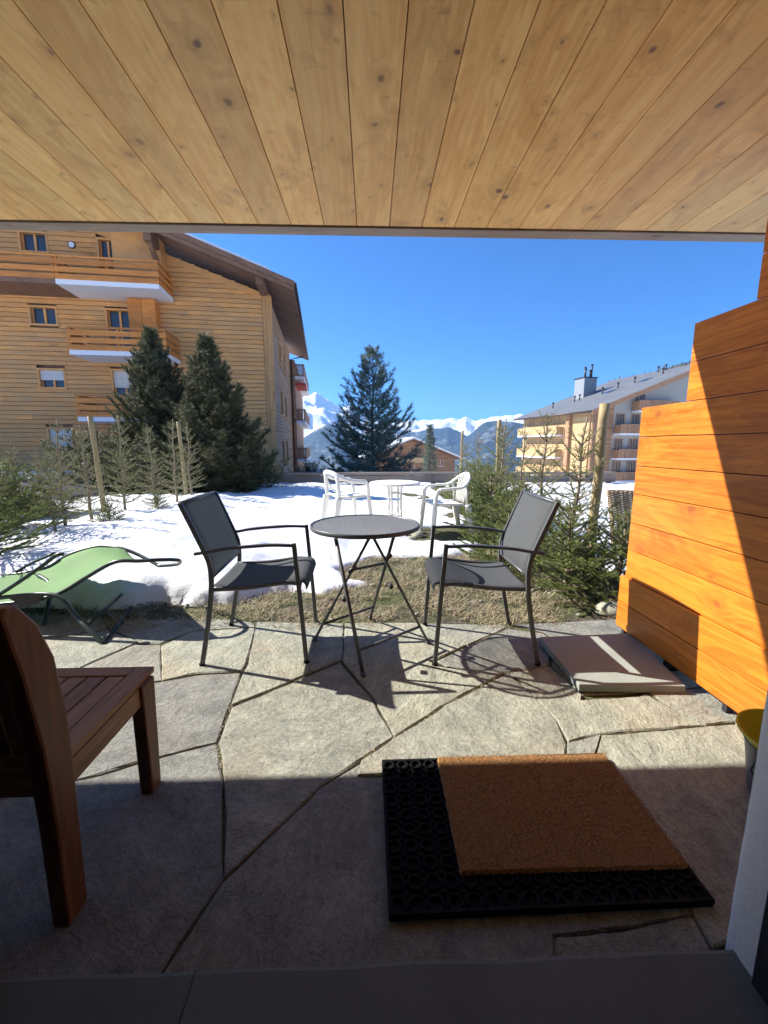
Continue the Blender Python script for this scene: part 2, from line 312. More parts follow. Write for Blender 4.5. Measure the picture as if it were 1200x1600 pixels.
# ================================================================ GROUND
def tz(x,y):
    d=max(0.0,y-12.6)
    return -.11*min(d,90)-.13*max(0,min(d,500)-90)-.02*max(0,d-500)
mb=MB(); seg=96; rad=[0,6,12,18,24,32,45,60,85,120,180,260,380,550,800,1200,1800,2600,3600]
grid=[]
for r in rad:
    row=[]
    for k in range(seg+1):
        a=2*math.pi*k/seg; x=r*math.sin(a); y=r*math.cos(a)
        z=tz(x,y)-.35+(noise.fractal(Vector((x*.01,y*.01,3)),1.0,2.0,4)*min(12,r*.03) if r>60 else 0)
        row.append((x,y,z))
    grid.append(row)
o=mb.sheet(grid).build('terrain',M['terr'],smooth=True); struct(o)
# soil under paving and the bare strip
xs=np.linspace(-9,6,120); ys=np.linspace(.76,12.7,90); grid=[]
for y in ys:
    row=[]
    for x in xs:
        n=noise.fractal(Vector((x*3,y*3,1)),1.0,2.0,4)
        z=-.012+n*.012
        if y<2.75: z=-.007+n*.007
        row.append((x,y,z))
    grid.append(row)
struct(MB().sheet(grid).build('soil_strip',M['soil'],smooth=True))
# snow
def sdist(P,X,Y):
    """signed distance (positive inside) to polygon"""
    d=np.full(X.shape,1e9); ins=np.zeros(X.shape,bool); n=len(P)
    for i in range(n):
        x1,y1=P[i]; x2,y2=P[(i+1)%n]; ex,ey=x2-x1,y2-y1
        t=np.clip(((X-x1)*ex+(Y-y1)*ey)/(ex*ex+ey*ey+1e-12),0,1)
        d=np.minimum(d,np.hypot(X-x1-t*ex,Y-y1-t*ey))
        c=((y1>Y)!=(y2>Y))&(X<(x2-x1)*(Y-y1)/((y2-y1) if abs(y2-y1)>1e-9 else 1e-9)+x1); ins^=c
    return np.where(ins,d,-d)
def dense(segs):
    out=[]
    for a,b,st in segs: out+=list(np.arange(a,b,st))
    out.append(segs[-1][1]); return np.array(out)
X1=dense([(-60,-10,2.0),(-10,-4.2,.16),(-4.2,2.8,.035),(2.8,8,.14),(8,70,2.5)])
Y1=dense([(2.6,6.6,.035),(6.6,13.2,.09),(13.2,30,.8),(30,85,2.5)])
X,Y=np.meshgrid(X1,Y1)
rs=np.random.RandomState(4)
def fnoise(X,Y,f,seed=0):
    out=np.zeros(X.shape)
    for k in range(5):
        a=rs.uniform(0,6.28); fx=f*(1.7**k)*math.cos(a); fy=f*(1.7**k)*math.sin(a)
        a2=a+rs.uniform(.8,2.2); gx=f*1.3*(1.7**k)*math.cos(a2); gy=f*1.3*(1.7**k)*math.sin(a2)
        out+=(.62**k)*np.sin(X*fx+Y*fy+rs.uniform(0,6.28))*np.cos(X*gx+Y*gy+rs.uniform(0,6.28))
    return out
P1=[(-60,3.05),(-2.9,2.98),(-2.52,2.95),(-2.07,3.02),(-1.79,3.0),(-1.59,3.1),(-1.27,3.1),(-1.02,3.08),(-.85,3.29),(-.62,3.27),(-.4,3.27),(-.03,3.46),(-.22,3.62),(-.35,3.86),(-.18,4.1),(0,4.36),(.3,4.33),(.49,4.37),(.9,4.36),(1.19,4.44),(1.33,4.95),(.87,4.93),(.6,4.98),(.47,5.38),(.8,6.02),(1.35,6.0),(1.6,6.5),(1.7,9.2),(1.9,13),(1.9,85),(-60,85)]
P2=[(2.25,2.6),(70,2.6),(70,85),(2.25,85)]
ro=.05*fnoise(X,Y,2.2)+.035*fnoise(X,Y,8)
d=np.maximum(sdist(P1,X,Y),sdist(P2,X,Y)); d=np.where(Y>12.3,np.maximum(d,(Y-12.3)*.6),d)+ro*.8
sm=lambda a,b,v: (lambda t: t*t*(3-2*t))(np.clip((v-a)/(b-a),0,1))
hmax=.05+.24*sm(.2,-2.3,X)*sm(13,4,Y)+.05*sm(7,12,Y)*sm(2,-3,X)
wd=.22+.45*sm(0,-2.5,X)
t=np.clip(d/wd,0,1); prof=np.sqrt(np.clip(1-(1-t)**2,0,1))
big=.045*fnoise(X,Y,1.2)+.020*fnoise(X,Y,3.6)
gz=np.vectorize(tz)(X,Y)
Z=gz+np.where(d>0,prof*(hmax+big*np.clip(t*1.2,0,1))-.012,-.012+np.maximum(d*1.2,-.25))
for _ in range(70):                         # old footprints and melt dimples
    cx=rs.uniform(-3.2,1.6); cy=rs.uniform(3.8,11); r=rs.uniform(.05,.12); e=rs.uniform(.8,1.8)
    q=((X-cx)*e)**2+((Y-cy)/e)**2; Z-=np.where(d>.15,.022*np.exp(-q/(r*r)),0)
grid=[[(X[i,j],Y[i,j],Z[i,j]) for j in range(X.shape[1])] for i in range(X.shape[0])]
struct(MB().sheet(grid).build('snow',M['snow'],smooth=True))
def snow_z(x,y):
    j=int(np.clip(np.searchsorted(X1,x),0,len(X1)-1)); i=int(np.clip(np.searchsorted(Y1,y),0,len(Y1)-1)); return max(float(Z[i,j]),-.02)
# flagstones: outlines measured on the ground
random.seed(11)
ST=[
 [(-500,1330),(0,1238),(100,1228),(208,1196),(337,1163),(346,1215),(346,1372),(252,1520),(246,1542),(-500,1560)],
 [(-520,1120),(0,1100),(120,1088),(252,1066),(305,1056),(376,1052),(357,1105),(338,1160),(208,1193),(100,1225),(0,1235),(-500,1325)],
 [(255,1064),(253,1010),(300,988),(398,982),(385,1035),(377,1049),(304,1053)],
 [(100,1086),(125,1045),(210,1008),(250,1008),(252,1063),(122,1084)],
 [(-520,1115),(-300,1030),(60,1000),(170,985),(215,1003),(120,1045),(97,1086),(0,1097)],
 [(-300,1025),(-300,985),(40,960),(160,968),(168,983),(60,997)],
 [(220,1003),(172,982),(200,970),(330,966),(395,972),(398,979),(300,985),(250,1005)],
 [(402,972),(536,974),(534,1030),(500,1044),(430,1074),(362,1101),(380,1052),(388,1036)],
 [(363,1106),(430,1079),(500,1049),(531,1036),(580,1092),(613,1151),(568,1183),(502,1227),(353,1368),(352,1212),(343,1160)],
 [(539,974),(655,974),(684,990),(728,1008),(681,1030),(668,1034),(700,1045),(786,1051),(700,1098),(618,1150),(584,1090),(537,1033)],
 [(660,974),(795,976),(790,980),(731,1006),(688,989)],
 [(732,1010),(795,982),(850,990),(862,1000),(855,1040),(790,1050),(700,1042),(684,1032)],
 [(800,976),(985,966),(1040,975),(1040,990),(870,999),(852,988)],
 [(566,1188),(617,1155),(700,1102),(793,1053),(826,1082),(869,1127),(883,1165),(884,1200),(610,1210),(559,1212)],
 [(797,1052),(858,1042),(908,1086),(905,1095),(1000,1090),(1010,1085),(1040,1104),(1098,1133),(940,1146),(888,1158),(872,1125),(830,1082)],
 [(870,1002),(1100,985),(1400,1030),(1200,1075),(1100,1072),(1010,1080),(912,1084),(862,1040)],
 [(1014,1083),(1104,1076),(1230,1080),(1330,1120),(1150,1128),(1103,1133),(1044,1102)],
 [(888,1162),(937,1150),(929,1185),(925,1215),(886,1215)],
 [(942,1150),(1150,1132),(1330,1124),(1500,1300),(1115,1480),(1084,1425),(935,1215),(934,1180)],
 [(350,1378),(502,1233),(566,1193),(556,1215),(606,1215),(880,1215),(932,1220),(1080,1428),(980,1450),(864,1462),(866,1505),(600,1525),(258,1540),(258,1520)],
 [(869,1465),(980,1454),(1082,1432),(1112,1482),(1105,1505),(870,1508)],
]
mb=MB()
def stone(poly,z0=-.03,z1=0.0):
    P=[gr(*p) for p in poly]; c=sum(P,Vector())/len(P); pts=[]
    for i in range(len(P)):
        a=P[i]; b=P[(i+1)%len(P)]; L=(b-a).length; k=max(1,int(L/.035))
        for j in range(k):
            q=a.lerp(b,j/k); nrm=Vector((-(b-a).y,(b-a).x,0)).normalized()
            q=q+nrm*(noise.fractal(q*9+Vector((0,0,len(mb.v)*.01)),1.0,2.0,3)*.006)
            pts.append(q-(c-q).normalized()*(.0040+.0048*noise.noise(q*5)))
    n=len(pts); lift=random.uniform(-.003,.007); z1+=lift
    inn=[p+(c-p).normalized()*.007 for p in pts]
    base=len(mb.v)
    for p in pts: mb.v.append((p.x,p.y,z0))
    for p in pts: mb.v.append((p.x,p.y,z1-.006+.004*noise.noise(p*14)))
    for p in inn: mb.v.append((p.x,p.y,z1))
    for i in range(n):
        j=(i+1)%n; mb.f.append((base+i,base+j,base+n+j,base+n+i)); mb.f.append((base+n+i,base+n+j,base+2*n+j,base+2*n+i))
    mb.f.append(tuple(base+2*n+i for i in range(n)))
for p in ST: stone(p)
o=mb.build('flagstone_paving',M['stone'],recalc=True); struct(o)
# dead grass, twigs and moss on the bare strip
def blades(n,area,hl,wl,rnd,flatness=.6,cond=None):
    mb=MB(); k=0
    while k<n:
        x=rnd.uniform(area[0],area[1]); y=rnd.uniform(area[2],area[3])
        if cond and not cond(x,y): continue
        k+=1; a=rnd.uniform(0,6.28); L=rnd.uniform(*hl); W=rnd.uniform(*wl); el=rnd.uniform(.05,1.3)*(1-flatness)+.05
        d=Vector((math.cos(a)*math.cos(el),math.sin(a)*math.cos(el),math.sin(el)))*L; s=Vector((-math.sin(a),math.cos(a),0))*W/2
        b=Vector((x,y,rnd.uniform(-.01,.008))); m=b+d*.55+Vector((0,0,L*.12)); e=b+d+Vector((0,0,-L*.1*flatness))
        mb.add([b-s,b+s,m+s*.8,m-s*.8,e],[(0,1,2,3),(3,2,4)])
    return mb
rn=random.Random(5)
def bare(x,y): 
    j=int(np.searchsorted(X1,x)); i=int(np.searchsorted(Y1,y))
    if y<2.62+.06*math.sin(x*5)+.05*math.sin(x*13): return False
    return d[min(i,d.shape[0]-1),min(j,d.shape[1]-1)]<.02
def tufty(x,y): return bare(x,y) and noise.fractal(Vector((x*3.1,y*4.2,2)),1.0,2.0,3)>-.12+.5*rn.random()-.25
o=blades(17000,(-2.9,2.3,2.55,4.7),(.02,.10),(.0022,.0060),rn,.72,tufty).build('dead_grass',M['straw']); tag(o,'dead straw coloured grass and twigs on the bare strip before the snow','grass',kind='stuff')
def moss(x,y): return bare(x,y) and noise.noise(Vector((x*2.6,y*2.6,7)))>.02
o=blades(9000,(-2.0,2.2,2.6,6.2),(.01,.035),(.002,.004),rn,.1,moss).build('fresh_grass',M['grass']); tag(o,'short green grass and moss tufts growing through the bare strip','grass',kind='stuff')
# litter in the joints
o_mb=MB()
for (a,b,n) in [((398,985),(376,1052),110),((376,1052),(339,1160),80),((339,1160),(349,1215),40),((617,1151),(790,1051),90),((536,980),(538,1033),30),((795,1050),(830,1082),60),((800,978),(684,1030),40),((568,1185),(617,1151),30),((1010,1082),(1100,1134),50),((253,1010),(300,987),40)]:
    A=gr(*a); B=gr(*b)
    for _ in range(n):
        p=A.lerp(B,rn.random())+Vector((rn.gauss(0,.010),rn.gauss(0,.010),rn.uniform(-.006,.004))); an=rn.uniform(0,6.28); L=rn.uniform(.008,.03)
        dd=Vector((math.cos(an),math.sin(an),rn.uniform(0,.5)))*L; s=Vector((-math.sin(an),math.cos(an),0))*.0018
        o_mb.add([p-s,p+s,p+dd],[(0,1,2)])
o=o_mb.build('joint_litter',M['straw']); tag(o,'dry moss and leaf litter caught in the joints between the flagstones','litter',kind='stuff')
def pebble(mb,c,r,rn):
    bm=bmesh.new(); bmesh.ops.create_icosphere(bm,subdivisions=2,radius=1); off=rn.uniform(0,99)
    q=Vector((rn.uniform(.7,1.3),rn.uniform(.6,1.1),rn.uniform(.4,.7)))*r
    vs=[Vector((v.co.x*q.x,v.co.y*q.y,v.co.z*q.z))*(1+.35*noise.noise(v.co*1.3+Vector((off,0,0))))+Vector(c) for v in bm.verts]
    mb.add(vs,[tuple(v.index for v in f.verts) for f in bm.faces]); bm.free()
pb=MB()
for _ in range(170):
    x=rn.uniform(-2.5,2.1); y=rn.uniform(2.6,3.9)
    if bare(x,y): pebble(pb,(x,y,0),rn.uniform(.006,.02),rn)
for _ in range(26): 
    x=rn.uniform(-1.2,1.4); y=rn.uniform(1.4,2.6); pebble(pb,(x,y,.001),rn.uniform(.002,.005),rn)
o=pb.build('gravel',M['stone'],smooth=True); tag(o,'small stones scattered over the bare soil and paving','gravel',kind='stuff')
for k,(x,y,r,lb) in enumerate([(.62,5.35,.11,'rounded pale rock on the bare patch by the white plastic table'),(.52,5.1,.07,'small flat rock in front of the rounded pale rock'),(1.74,2.78,.11,'mossy grey boulder at the end of the orange plank wall')]):
    m=MB(); pebble(m,(x,y,.02),r,rn); tag(m.build('rock',M['stone'],smooth=True),lb,'rock')
# ================================================================ HOUSE we look out of
hs=thing('house','house with a pine boarded balcony soffit above the terrace','house')
mb=MB(); bw=.1635; x=-7.0+.02; rnb=random.Random(3)
while x<3.4:
    # joint positions follow the measured ones (-.063 and .1635 pitch)
    k=round((x+.063)/bw); x0=-.063+k*bw
    mb.box(x0+.0016,x0+bw-.0016,.80,2.262,2.288,2.31); x=x0+bw+.001
o=mb.build('soffit',M['soffit'],hs,bevel=.0012)
mb=MB(); mb.box(-7,1.04,2.272,2.352,2.282,2.50); mb.box(1.043,3.4,2.273,2.353,2.283,2.50); mb.build('fascia',M['fascia'],hs,bevel=.002)
mb=MB(); mb.box(-7,3.4,.79,2.271,2.312,2.50); mb.build('balcony_slab',M['concrete'],hs)
mb=MB(); mb.box(-7,-1.25,.62,.79,-.3,2.6); mb.box(.855,3.4,.62,.785,-.3,2.6); mb.box(-1.25,.855,.62,.79,2.25,2.6); mb.box(-7,3.4,.62,.79,2.6,5.4)
mb.build('wall',M['plaster'],hs)
# thick render on the door jamb, slightly uneven
gridj=[]
for i in range(40):
    z=-.02+2.3*i/39; wv=.004*noise.noise(Vector((0,0,z*7)))+.003*noise.noise(Vector((3,0,z*23)))
    gridj.append([(.99,.790,z),(.868+wv,.789,z),(.8555+wv,.786,z),(.852+wv,.776,z),(.846+wv*.6,.742,z),(.845,.722,z),(.845,.64,z)])
MB().sheet(gridj).build('door_reveal',M['plaster'],hs,smooth=True)
MB().box(.832,.858,.60,.700,.0285,2.25).build('door_frame',M['dark'],hs,bevel=.004); MB().box(-1.25,-1.2,.6,.71,.03,2.25).build('door_frame',M['dark'],hs,bevel=.004)
mb=MB(); mb.box(-3.1,-3.0,-4,.62,-.2,2.6); mb.box(2.4,2.5,-4,.62,-.2,2.6); mb.box(-3,2.4,-4.1,-4,-.2,2.6); mb.box(-3.1,2.5,-4.1,.619,2.5,2.6); mb.build('room_wall',M['fascia'],hs)
mb=MB(); mb.box(-3,2.4,-4,.55,-.2,.02); mb.build('room_floor',M['sill'],hs)
# concrete door sill
MB().box(-1.25,.85,.5,.762,-.04,.020).build('sill_core',M['fascia'],hs)
for sx0,sx1 in ((-1.25,-.402),(-.3985,.8499)):
  gs=[]
  for i in range(60):
    x=sx0+(sx1-sx0)*i/59; e=.766+.004*noise.noise(Vector((x*5,0,0))); gs.append([(x,.5,.028),(x,e-.012,.028+.002*noise.noise(Vector((x*4,1,0)))),(x,e-.003,.024),(x,e+.002,.012),(x,e+.002,-.04)])
  for r_,k_ in ((gs[0],1),(gs[-1],1)):
    if abs(r_[0][0]+.4)<.01: r_[:]=[(p[0]+.006*noise.noise(Vector((0,j*3.1,1))),p[1],p[2]) for j,p in enumerate(r_)]
  gs=[[r_[0],((r_[0][0]*.75+r_[1][0]*.25)+(.004*math.sin(9) if 0 else 0),r_[0][1]*.75+r_[1][1]*.25,.028),((r_[0][0]*.4+r_[1][0]*.6),r_[0][1]*.4+r_[1][1]*.6,.028)]+r_[1:] for r_ in gs]
  MB().sheet([list(r) for r in zip(*gs)][::-1]).build('door_sill',M['sill'],hs,smooth=False)
# ================================================================ orange plank partition
pt=thing('plank_partition','orange varnished stepped plank wall beside the terrace','partition wall',(1.6,2.0,0))
zs=[.05,.22,.386,.563,.732,.91,1.078,1.25,1.42,1.61,1.795,1.97,2.14,2.28]
mb=MB()
for i in range(len(zs)-1):
    y1=2.465 if i<2 else (2.432 if i<8 else (2.09 if i<10 else 1.765))
    jx=random.uniform(-.001,.001)
    mb.box((-.012 if i<2 else 0)+jx,.035,-1.21+0,y1-2.0,zs[i]+.0018,zs[i+1]-.0018)
mb.build('planks',M['orange'],pt,bevel=.0025)
for a,b,h_ in ((-1.2,-1.1,2.27),(.30,.36,1.40),(-.34,-.28,2.27),(.0,.05,1.78)): MB().box(.048,.095,a,b,0,h_).build('batten',M['larchz'],pt)
mb=MB(); mb.box(.0365,.047,-1.2,.42,.06,1.40); mb.box(.0365,.047,-1.2,.08,1.401,1.78); mb.box(.0365,.047,-1.2,-.25,1.781,2.27); mb.build('light_stop_board',M['fascia'],pt)  # added sheet that keeps light from showing through the plank gaps
for y in (.40,0.02,-.36): MB().box(-.004,.03,y-.012,y+.012,0.0065,.0505).box(-.004,.05,y-.03,y+.03,0,.006).build('foot_bracket',M['dark'],pt)
mb=MB(); mb.box(-.02,.03,-.62,-.44,.0,.028); mb.build('wedge',M['farwood'],pt)
# concrete slab on the paving
q=[gr(843,995,.047),gr(985,989,.047),gr(1072,1072,.047),gr(905,1069,.047)]
pc=Vector((1.28,2.05,0)); m=MB(); m.prism([(p.x-pc.x,p.y-pc.y) for p in q][::-1],.006,.047)
o=m.build('concrete_slab',M['concrete'],bevel=.004,recalc=True); o.location=pc; tag(o,'loose grey concrete slab lying on the flagstones under the plank wall','paving slab')
# ================================================================ doormats
dm=Vector((.46,1.11,0)); m=MB(); W,H=.855,.52; sk=-.012
m.box(0,W,0,H,.0,.010)
nx,ny=17,10
rb=thing('rubber_mat','black rubber ring mat on the flagstones under the brown coir mat','doormat',(.040,.860,.004),R(.4))
m.build('mat_base',M['rubber'],rb,bevel=.003)
m=MB(); px,py=W/nx,H/ny
for i in range(nx):
    for j in range(ny):
        if i>5 and j>2 : continue
        cx,cy=(i+.5)*px,(j+.5)*py; r=.0215; ri=.0165
        P=[(cx+a*math.cos(t),cy+a*math.sin(t)) for a in (r,ri) for t in [math.pi/8+k*math.pi/4 for k in range(8)]]
        b=len(m.v)
        for z in (.0102,.021):
            for p in P: m.v.append((p[0],p[1],z))
        for k in range(8):
            k2=(k+1)%8
            m.f+=[(b+k,b+k2,b+16+k2,b+16+k),(b+16+k,b+16+k2,b+24+k2,b+24+k),(b+24+k,b+24+k2,b+8+k2,b+8+k)]
for i in range(1,nx):
    for j in range(1,ny):
        if i>5 and j>2: continue
        m.tube([(i*px,j*py,.0102),(i*px,j*py,.019)],.006,6)
m.box(0,.008,0,H,.0103,.022); m.box(.0081,W,0,.008,.0103,.022); m.box(W-.008,W,.0082,H,.0103,.022); m.box(.0081,W-.0082,H-.008,H,.0103,.022)
m.build('mat_rings',M['rubber'],rb,recalc=True)
m=MB(); gx=90; gy=60; g2=[]
for j in range(gy+1):
    row=[]
    for i in range(gx+1):
        x=.652*i/gx; y=.434*j/gy; e=min(i,gx-i,j,gy-j); row.append((x+rn.uniform(-.0008,.0008),y+rn.uniform(-.0008,.0008),(.031 if e>0 else .023)+rn.uniform(-.0012,.0012)))
    g2.append(row)
m.sheet(g2)
for _ in range(42000):
    x=rn.uniform(.001,.651); y=rn.uniform(.001,.433); a=rn.uniform(0,6.28); tl=rn.uniform(.001,.0035); h_=rn.uniform(.003,.0065); s_=.0007
    m.add([(x-s_*math.cos(a),y-s_*math.sin(a),.030),(x+s_*math.cos(a),y+s_*math.sin(a),.030),(x+tl*math.sin(a),y-tl*math.cos(a),.030+h_)],[(0,1,2)])
o=m.build('coir_mat',M['coir'],smooth=False,solid=.0); o.location=(.243,.952,0); o.rotation_euler=(0,0,R(-.3)); tag(o,'brown bristly coir mat lying on the black rubber mat','doormat')
# ================================================================ anthracite garden chairs
def garden_chair(loc,rz,label):
    """local frame: +x is the way the sitter faces, y across (width .52), origin at the centre of the feet"""
    t=thing('garden_chair',label,'chair',loc,rz,'anthracite garden armchairs')
    W=.26
    for s in (-1,1):
        y=s*W
        m=MB(); m.tube(spline([(-.285,y,0),(-.235,y,.25),(-.208,y,.43),(-.205,y,.56),(-.235,y,.66),(-.335,y,.905)],5),.0165,4,.85,ph=R(45)); m.build('rear_leg',M['frame'],t,bevel=.002)
        m=MB(); m.tube([(.285,y,0),(.262,y,.36),(.238,y,.684)],.0160,4,.85,ph=R(45)); m.build('front_leg',M['frame'],t,bevel=.002)
        m=MB(); m.tube(spline([(.240,y,.672),(.10,y,.676),(-.10,y,.662),(-.20,y,.646),(-.282,y,.634)],4),.0155,4,.72,ph=R(45)); m.build('armrest',M['frame'],t,bevel=.002)
        m=MB(); m.tube(spline([(-.213,y*.93,.432),(-.02,y*.93,.438),(.18,y*.93,.462),(.27,y*.93,.452)],4),.011,8,1.3); m.build('seat_rail',M['frame'],t,smooth=True)
    m=MB()
    prof=spline([(-.215,0,.438),(-.10,0,.428),(.05,0,.436),(.18,0,.462),(.25,0,.466),(.285,0,.448),(.295,0,.415)],5)
    m.sheet([[(p.x,-W*.93+2*W*.93*k/6,p.z+.006-.008*math.sin(math.pi*k/6)) for k in range(7)] for p in prof]); m.build('seat',M['sling'],t,smooth=True,solid=.004)
    m=MB(); prof=spline([(-.203,0,.50),(-.207,0,.57),(-.240,0,.66),(-.29,0,.79),(-.335,0,.900),(-.348,0,.905)],5)
    m.sheet([[(p.x-.010*math.sin(math.pi*k/6)+.004,-W*.96+2*W*.96*k/6,p.z) for k in range(7)] for p in prof]); m.build('backrest',M['sling'],t,smooth=True,solid=.004)
    for a,b,r in (((-.205,-W,.50),(-.21,W,.50),.009),((-.208,-W,.425),(-.208,W,.425),.010),((.255,-W,.44),(.255,W,.44),.010),((-.337,-W,.902),(-.337,W,.902),.009)):
        MB().tube([a,b],r,8).build('cross_bar',M['frame'],t,smooth=True)
    for s in (-1,1):
        for x in (-.285,.285): MB().tube([(x,s*W,0),(x,s*W,.014)],.0165,8).build('foot_cap',M['rubber'],t,smooth=True)
    return t
garden_chair((-.655,2.39,.002),R(1.5),'anthracite garden armchair left of the round mesh table, facing right')
garden_chair((.640,2.34,.002),R(180-1.5),'anthracite garden armchair right of the round mesh table, facing left')
# ================================================================ mesh bistro table
tc=Vector((-.035,2.415,0)); TZ=.735; TR=.325
bt=thing('bistro_table','round anthracite folding table with mesh top between two armchairs','table',(tc.x,tc.y,.002))
m=MB(); rr=TR-.006; sp=.0125
for a in (R(32),R(-32)):
    dx=Vector((math.cos(a),math.sin(a),0)); nx_=Vector((-math.sin(a),math.cos(a),0)); k=-int(rr/sp)
    while k*sp<rr:
        o_=k*sp; h=math.sqrt(max(rr*rr-o_*o_,0)); 
        if h>.01: m.bar(nx_*o_-dx*h+Vector((0,0,TZ-.004)),nx_*o_+dx*h+Vector((0,0,TZ-.004)),.0024,.0016 if a>0 else .0022)
        k+=1
m.build('mesh_top',M['mesh'],bt)
m=MB(); lathe(m,[(TR-.012,TZ-.004),(TR-.010,TZ+.001),(TR-.003,TZ+.003),(TR+.001,TZ),(TR+.002,TZ-.018),(TR-.001,TZ-.022),(TR-.005,TZ-.018),(TR-.006,TZ-.006),(TR-.012,TZ-.004)],72); m.build('rim',M['frame'],bt,smooth=True)
def loc(p,z=0): q=gr(p[0],p[1],z); return Vector((q.x-tc.x,q.y-tc.y,z))
f1,f2,f3,f4=loc((491,1001)),loc((568,1058)),loc((670,1006)),loc((578,968))
ZT=TZ-.016
a1=Vector((-.235,-.13,ZT)); b1=Vector((.045,.205,ZT)) if False else None
T1=loc((505,843),ZT); T2=loc((587,845),ZT); T3=loc((580,845),ZT); T4=loc((634,842),ZT)
def lim(v):
    r=math.hypot(v.x,v.y); k=min(1,(TR-.03)/r) if r>0 else 1; return Vector((v.x*k,v.y*k,v.z))
T1,T2,T3,T4=map(lim,(T1,T2,T3,T4))
for a,b in ((f2,T1),(f3,T2),(f1,T3),(f4,T4)):
    m=MB(); m.tube([a,a.lerp(b,.5),b],.0105,8,.75); m.tube([a,a.lerp(b,.03)],.014,8); m.build('leg',M['frame'],bt,smooth=True)
for a,b,r in ((f2.lerp(T1,.18),f3.lerp(T2,.18),.008),(f1.lerp(T3,.18),f4.lerp(T4,.18),.008),(f1.lerp(T3,.72),f4.lerp(T4,.72),.009),(T1,T2,.009),(T3,T4,.009)): MB().tube([a,b],r,8).build('stretcher',M['frame'],bt,smooth=True)
for p in (f1.lerp(T3,.72),f4.lerp(T4,.78)): MB().tube([p-Vector((.022,.008,.015)),p+Vector((.022,.008,.015))],.014,8).build('clamp',M['dark'],bt,smooth=True)
for p,q in ((f1.lerp(T3,.5),f2.lerp(T1,.5)),(f3.lerp(T2,.52),f4.lerp(T4,.52))): c_=(p+q)/2; MB().tube([c_-Vector((0,.018,0)),c_+Vector((0,.018,0))],.013,8).build('pivot',M['dark'],bt,smooth=True)
# ================================================================ wooden chair in the foreground
wc=thing('wooden_chair','reddish slatted wooden garden chair at the left edge in the shade','chair',(-1.03,1.11,0))
L=.245   # half width
for s in (-1,1):
    x=s*L
    prof=[(-.235,0),(-.165,0),(-.158,.20),(-.150,.40),(-.150,.55),(-.165,.70),(-.200,.80),(-.245,.862),(-.275,.866),(-.290,.850),(-.262,.70),(-.238,.5),(-.232,.3)]
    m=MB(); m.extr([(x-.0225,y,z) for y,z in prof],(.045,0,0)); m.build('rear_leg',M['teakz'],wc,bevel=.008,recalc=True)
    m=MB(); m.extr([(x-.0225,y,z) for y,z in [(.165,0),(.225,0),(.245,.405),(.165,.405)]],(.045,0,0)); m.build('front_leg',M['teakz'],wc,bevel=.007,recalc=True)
    m=MB(); m.box(x-.012,x+.012,-.15,.165,.335,.402); m.build('side_apron',M['teak'],wc,bevel=.003)
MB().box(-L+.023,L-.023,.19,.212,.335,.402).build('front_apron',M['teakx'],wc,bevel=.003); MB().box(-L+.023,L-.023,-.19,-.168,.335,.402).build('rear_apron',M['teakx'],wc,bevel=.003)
m=MB(); n=8; wsl=(2*L+.03)/n
for k in range(n):
    x0=-L-.015+k*wsl
    if k in (0,n-1): m.box(x0,x0+wsl-.004,-.155,.268,.404,.425)
    else: m.box(x0+.002,x0+wsl-.004,-.155,.208,.404,.422)
m.build('seat_slats',M['teak'],wc,bevel=.004)
m=MB(); m.box(-L+.05,L-.05,.2105,.268,.4045,.4245); m.build('seat_front_rail',M['teakx'],wc,bevel=.004)
m=MB()
def bk(z): return -.195-.05*max(0,(z-.4))/.45
m.extr([(-L+.0226,bk(.78)-.012,.77),(-L+.0226,bk(.78)+.012,.77),(-L+.0226,bk(.86)+.006,.855),(-L+.0226,bk(.86)-.018,.855)],(2*L-.045,0,0)); m.build('back_rail',M['teakx'],wc,bevel=.004,recalc=True); m=MB()
m.extr([(-L+.0226,bk(.45)-.012,.385),(-L+.0226,bk(.45)+.012,.385),(-L+.0226,bk(.5)+.012,.47),(-L+.0226,bk(.5)-.012,.47)],(2*L-.045,0,0))
m.build('back_rail',M['teakx'],wc,bevel=.004,recalc=True)
m=MB()
for k in range(9):
    x0=-L+.026+k*(2*L-.05)/9; m.extr([(x0,bk(.47)-.008,.471),(x0,bk(.47)+.008,.471),(x0,bk(.77)+.006,.769),(x0,bk(.77)-.010,.769)],((2*L-.05)/9-.006,0,0))
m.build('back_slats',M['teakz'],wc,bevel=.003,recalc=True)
# ================================================================ green folding lounger
lg=thing('sun_lounger','green folding sun lounger with dark tubes standing at the snow edge','lounger',(-2.0,2.85,0))
def lp(p): return (p[0]+2.0,p[1]-2.85,p[2])
near=spline([lp(p) for p in [(-2.95,2.62,.16),(-2.55,2.62,.17),(-2.22,2.62,.20),(-2.03,2.62,.25),(-1.84,2.62,.36),(-1.66,2.62,.455),(-1.52,2.64,.455),(-1.42,2.66,.455),(-1.35,2.72,.44)]],5)
far=spline([lp(p) for p in [(-3.2,3.22,.18),(-2.85,3.22,.19),(-2.58,3.22,.24),(-2.40,3.22,.34),(-2.2,3.22,.405),(-2.06,3.22,.405),(-1.96,3.2,.40),(-1.80,3.16,.35),(-1.62,3.08,.29)]],5)
end=spline([near[-1],Vector(lp((-1.33,2.80,.41))),Vector(lp((-1.42,2.95,.34))),far[-1]],6)
m=MB(); m.tube(near+end[1:-1]+far[::-1],.0125,8); m.build('side_rail',M['lframe'],lg,smooth=True)
m=MB(); g3=[]
kn=len(near)-9
for i in range(kn):
    a=near[i]; b=far[min(i,len(far)-1)]
    g3.append([a.lerp(b,k/8)-Vector((0,0,.028*math.sin(math.pi*k/8))) for k in range(9)])
m.sheet(g3); m.build('green_sling',M['green'],lg,smooth=True,solid=.003)
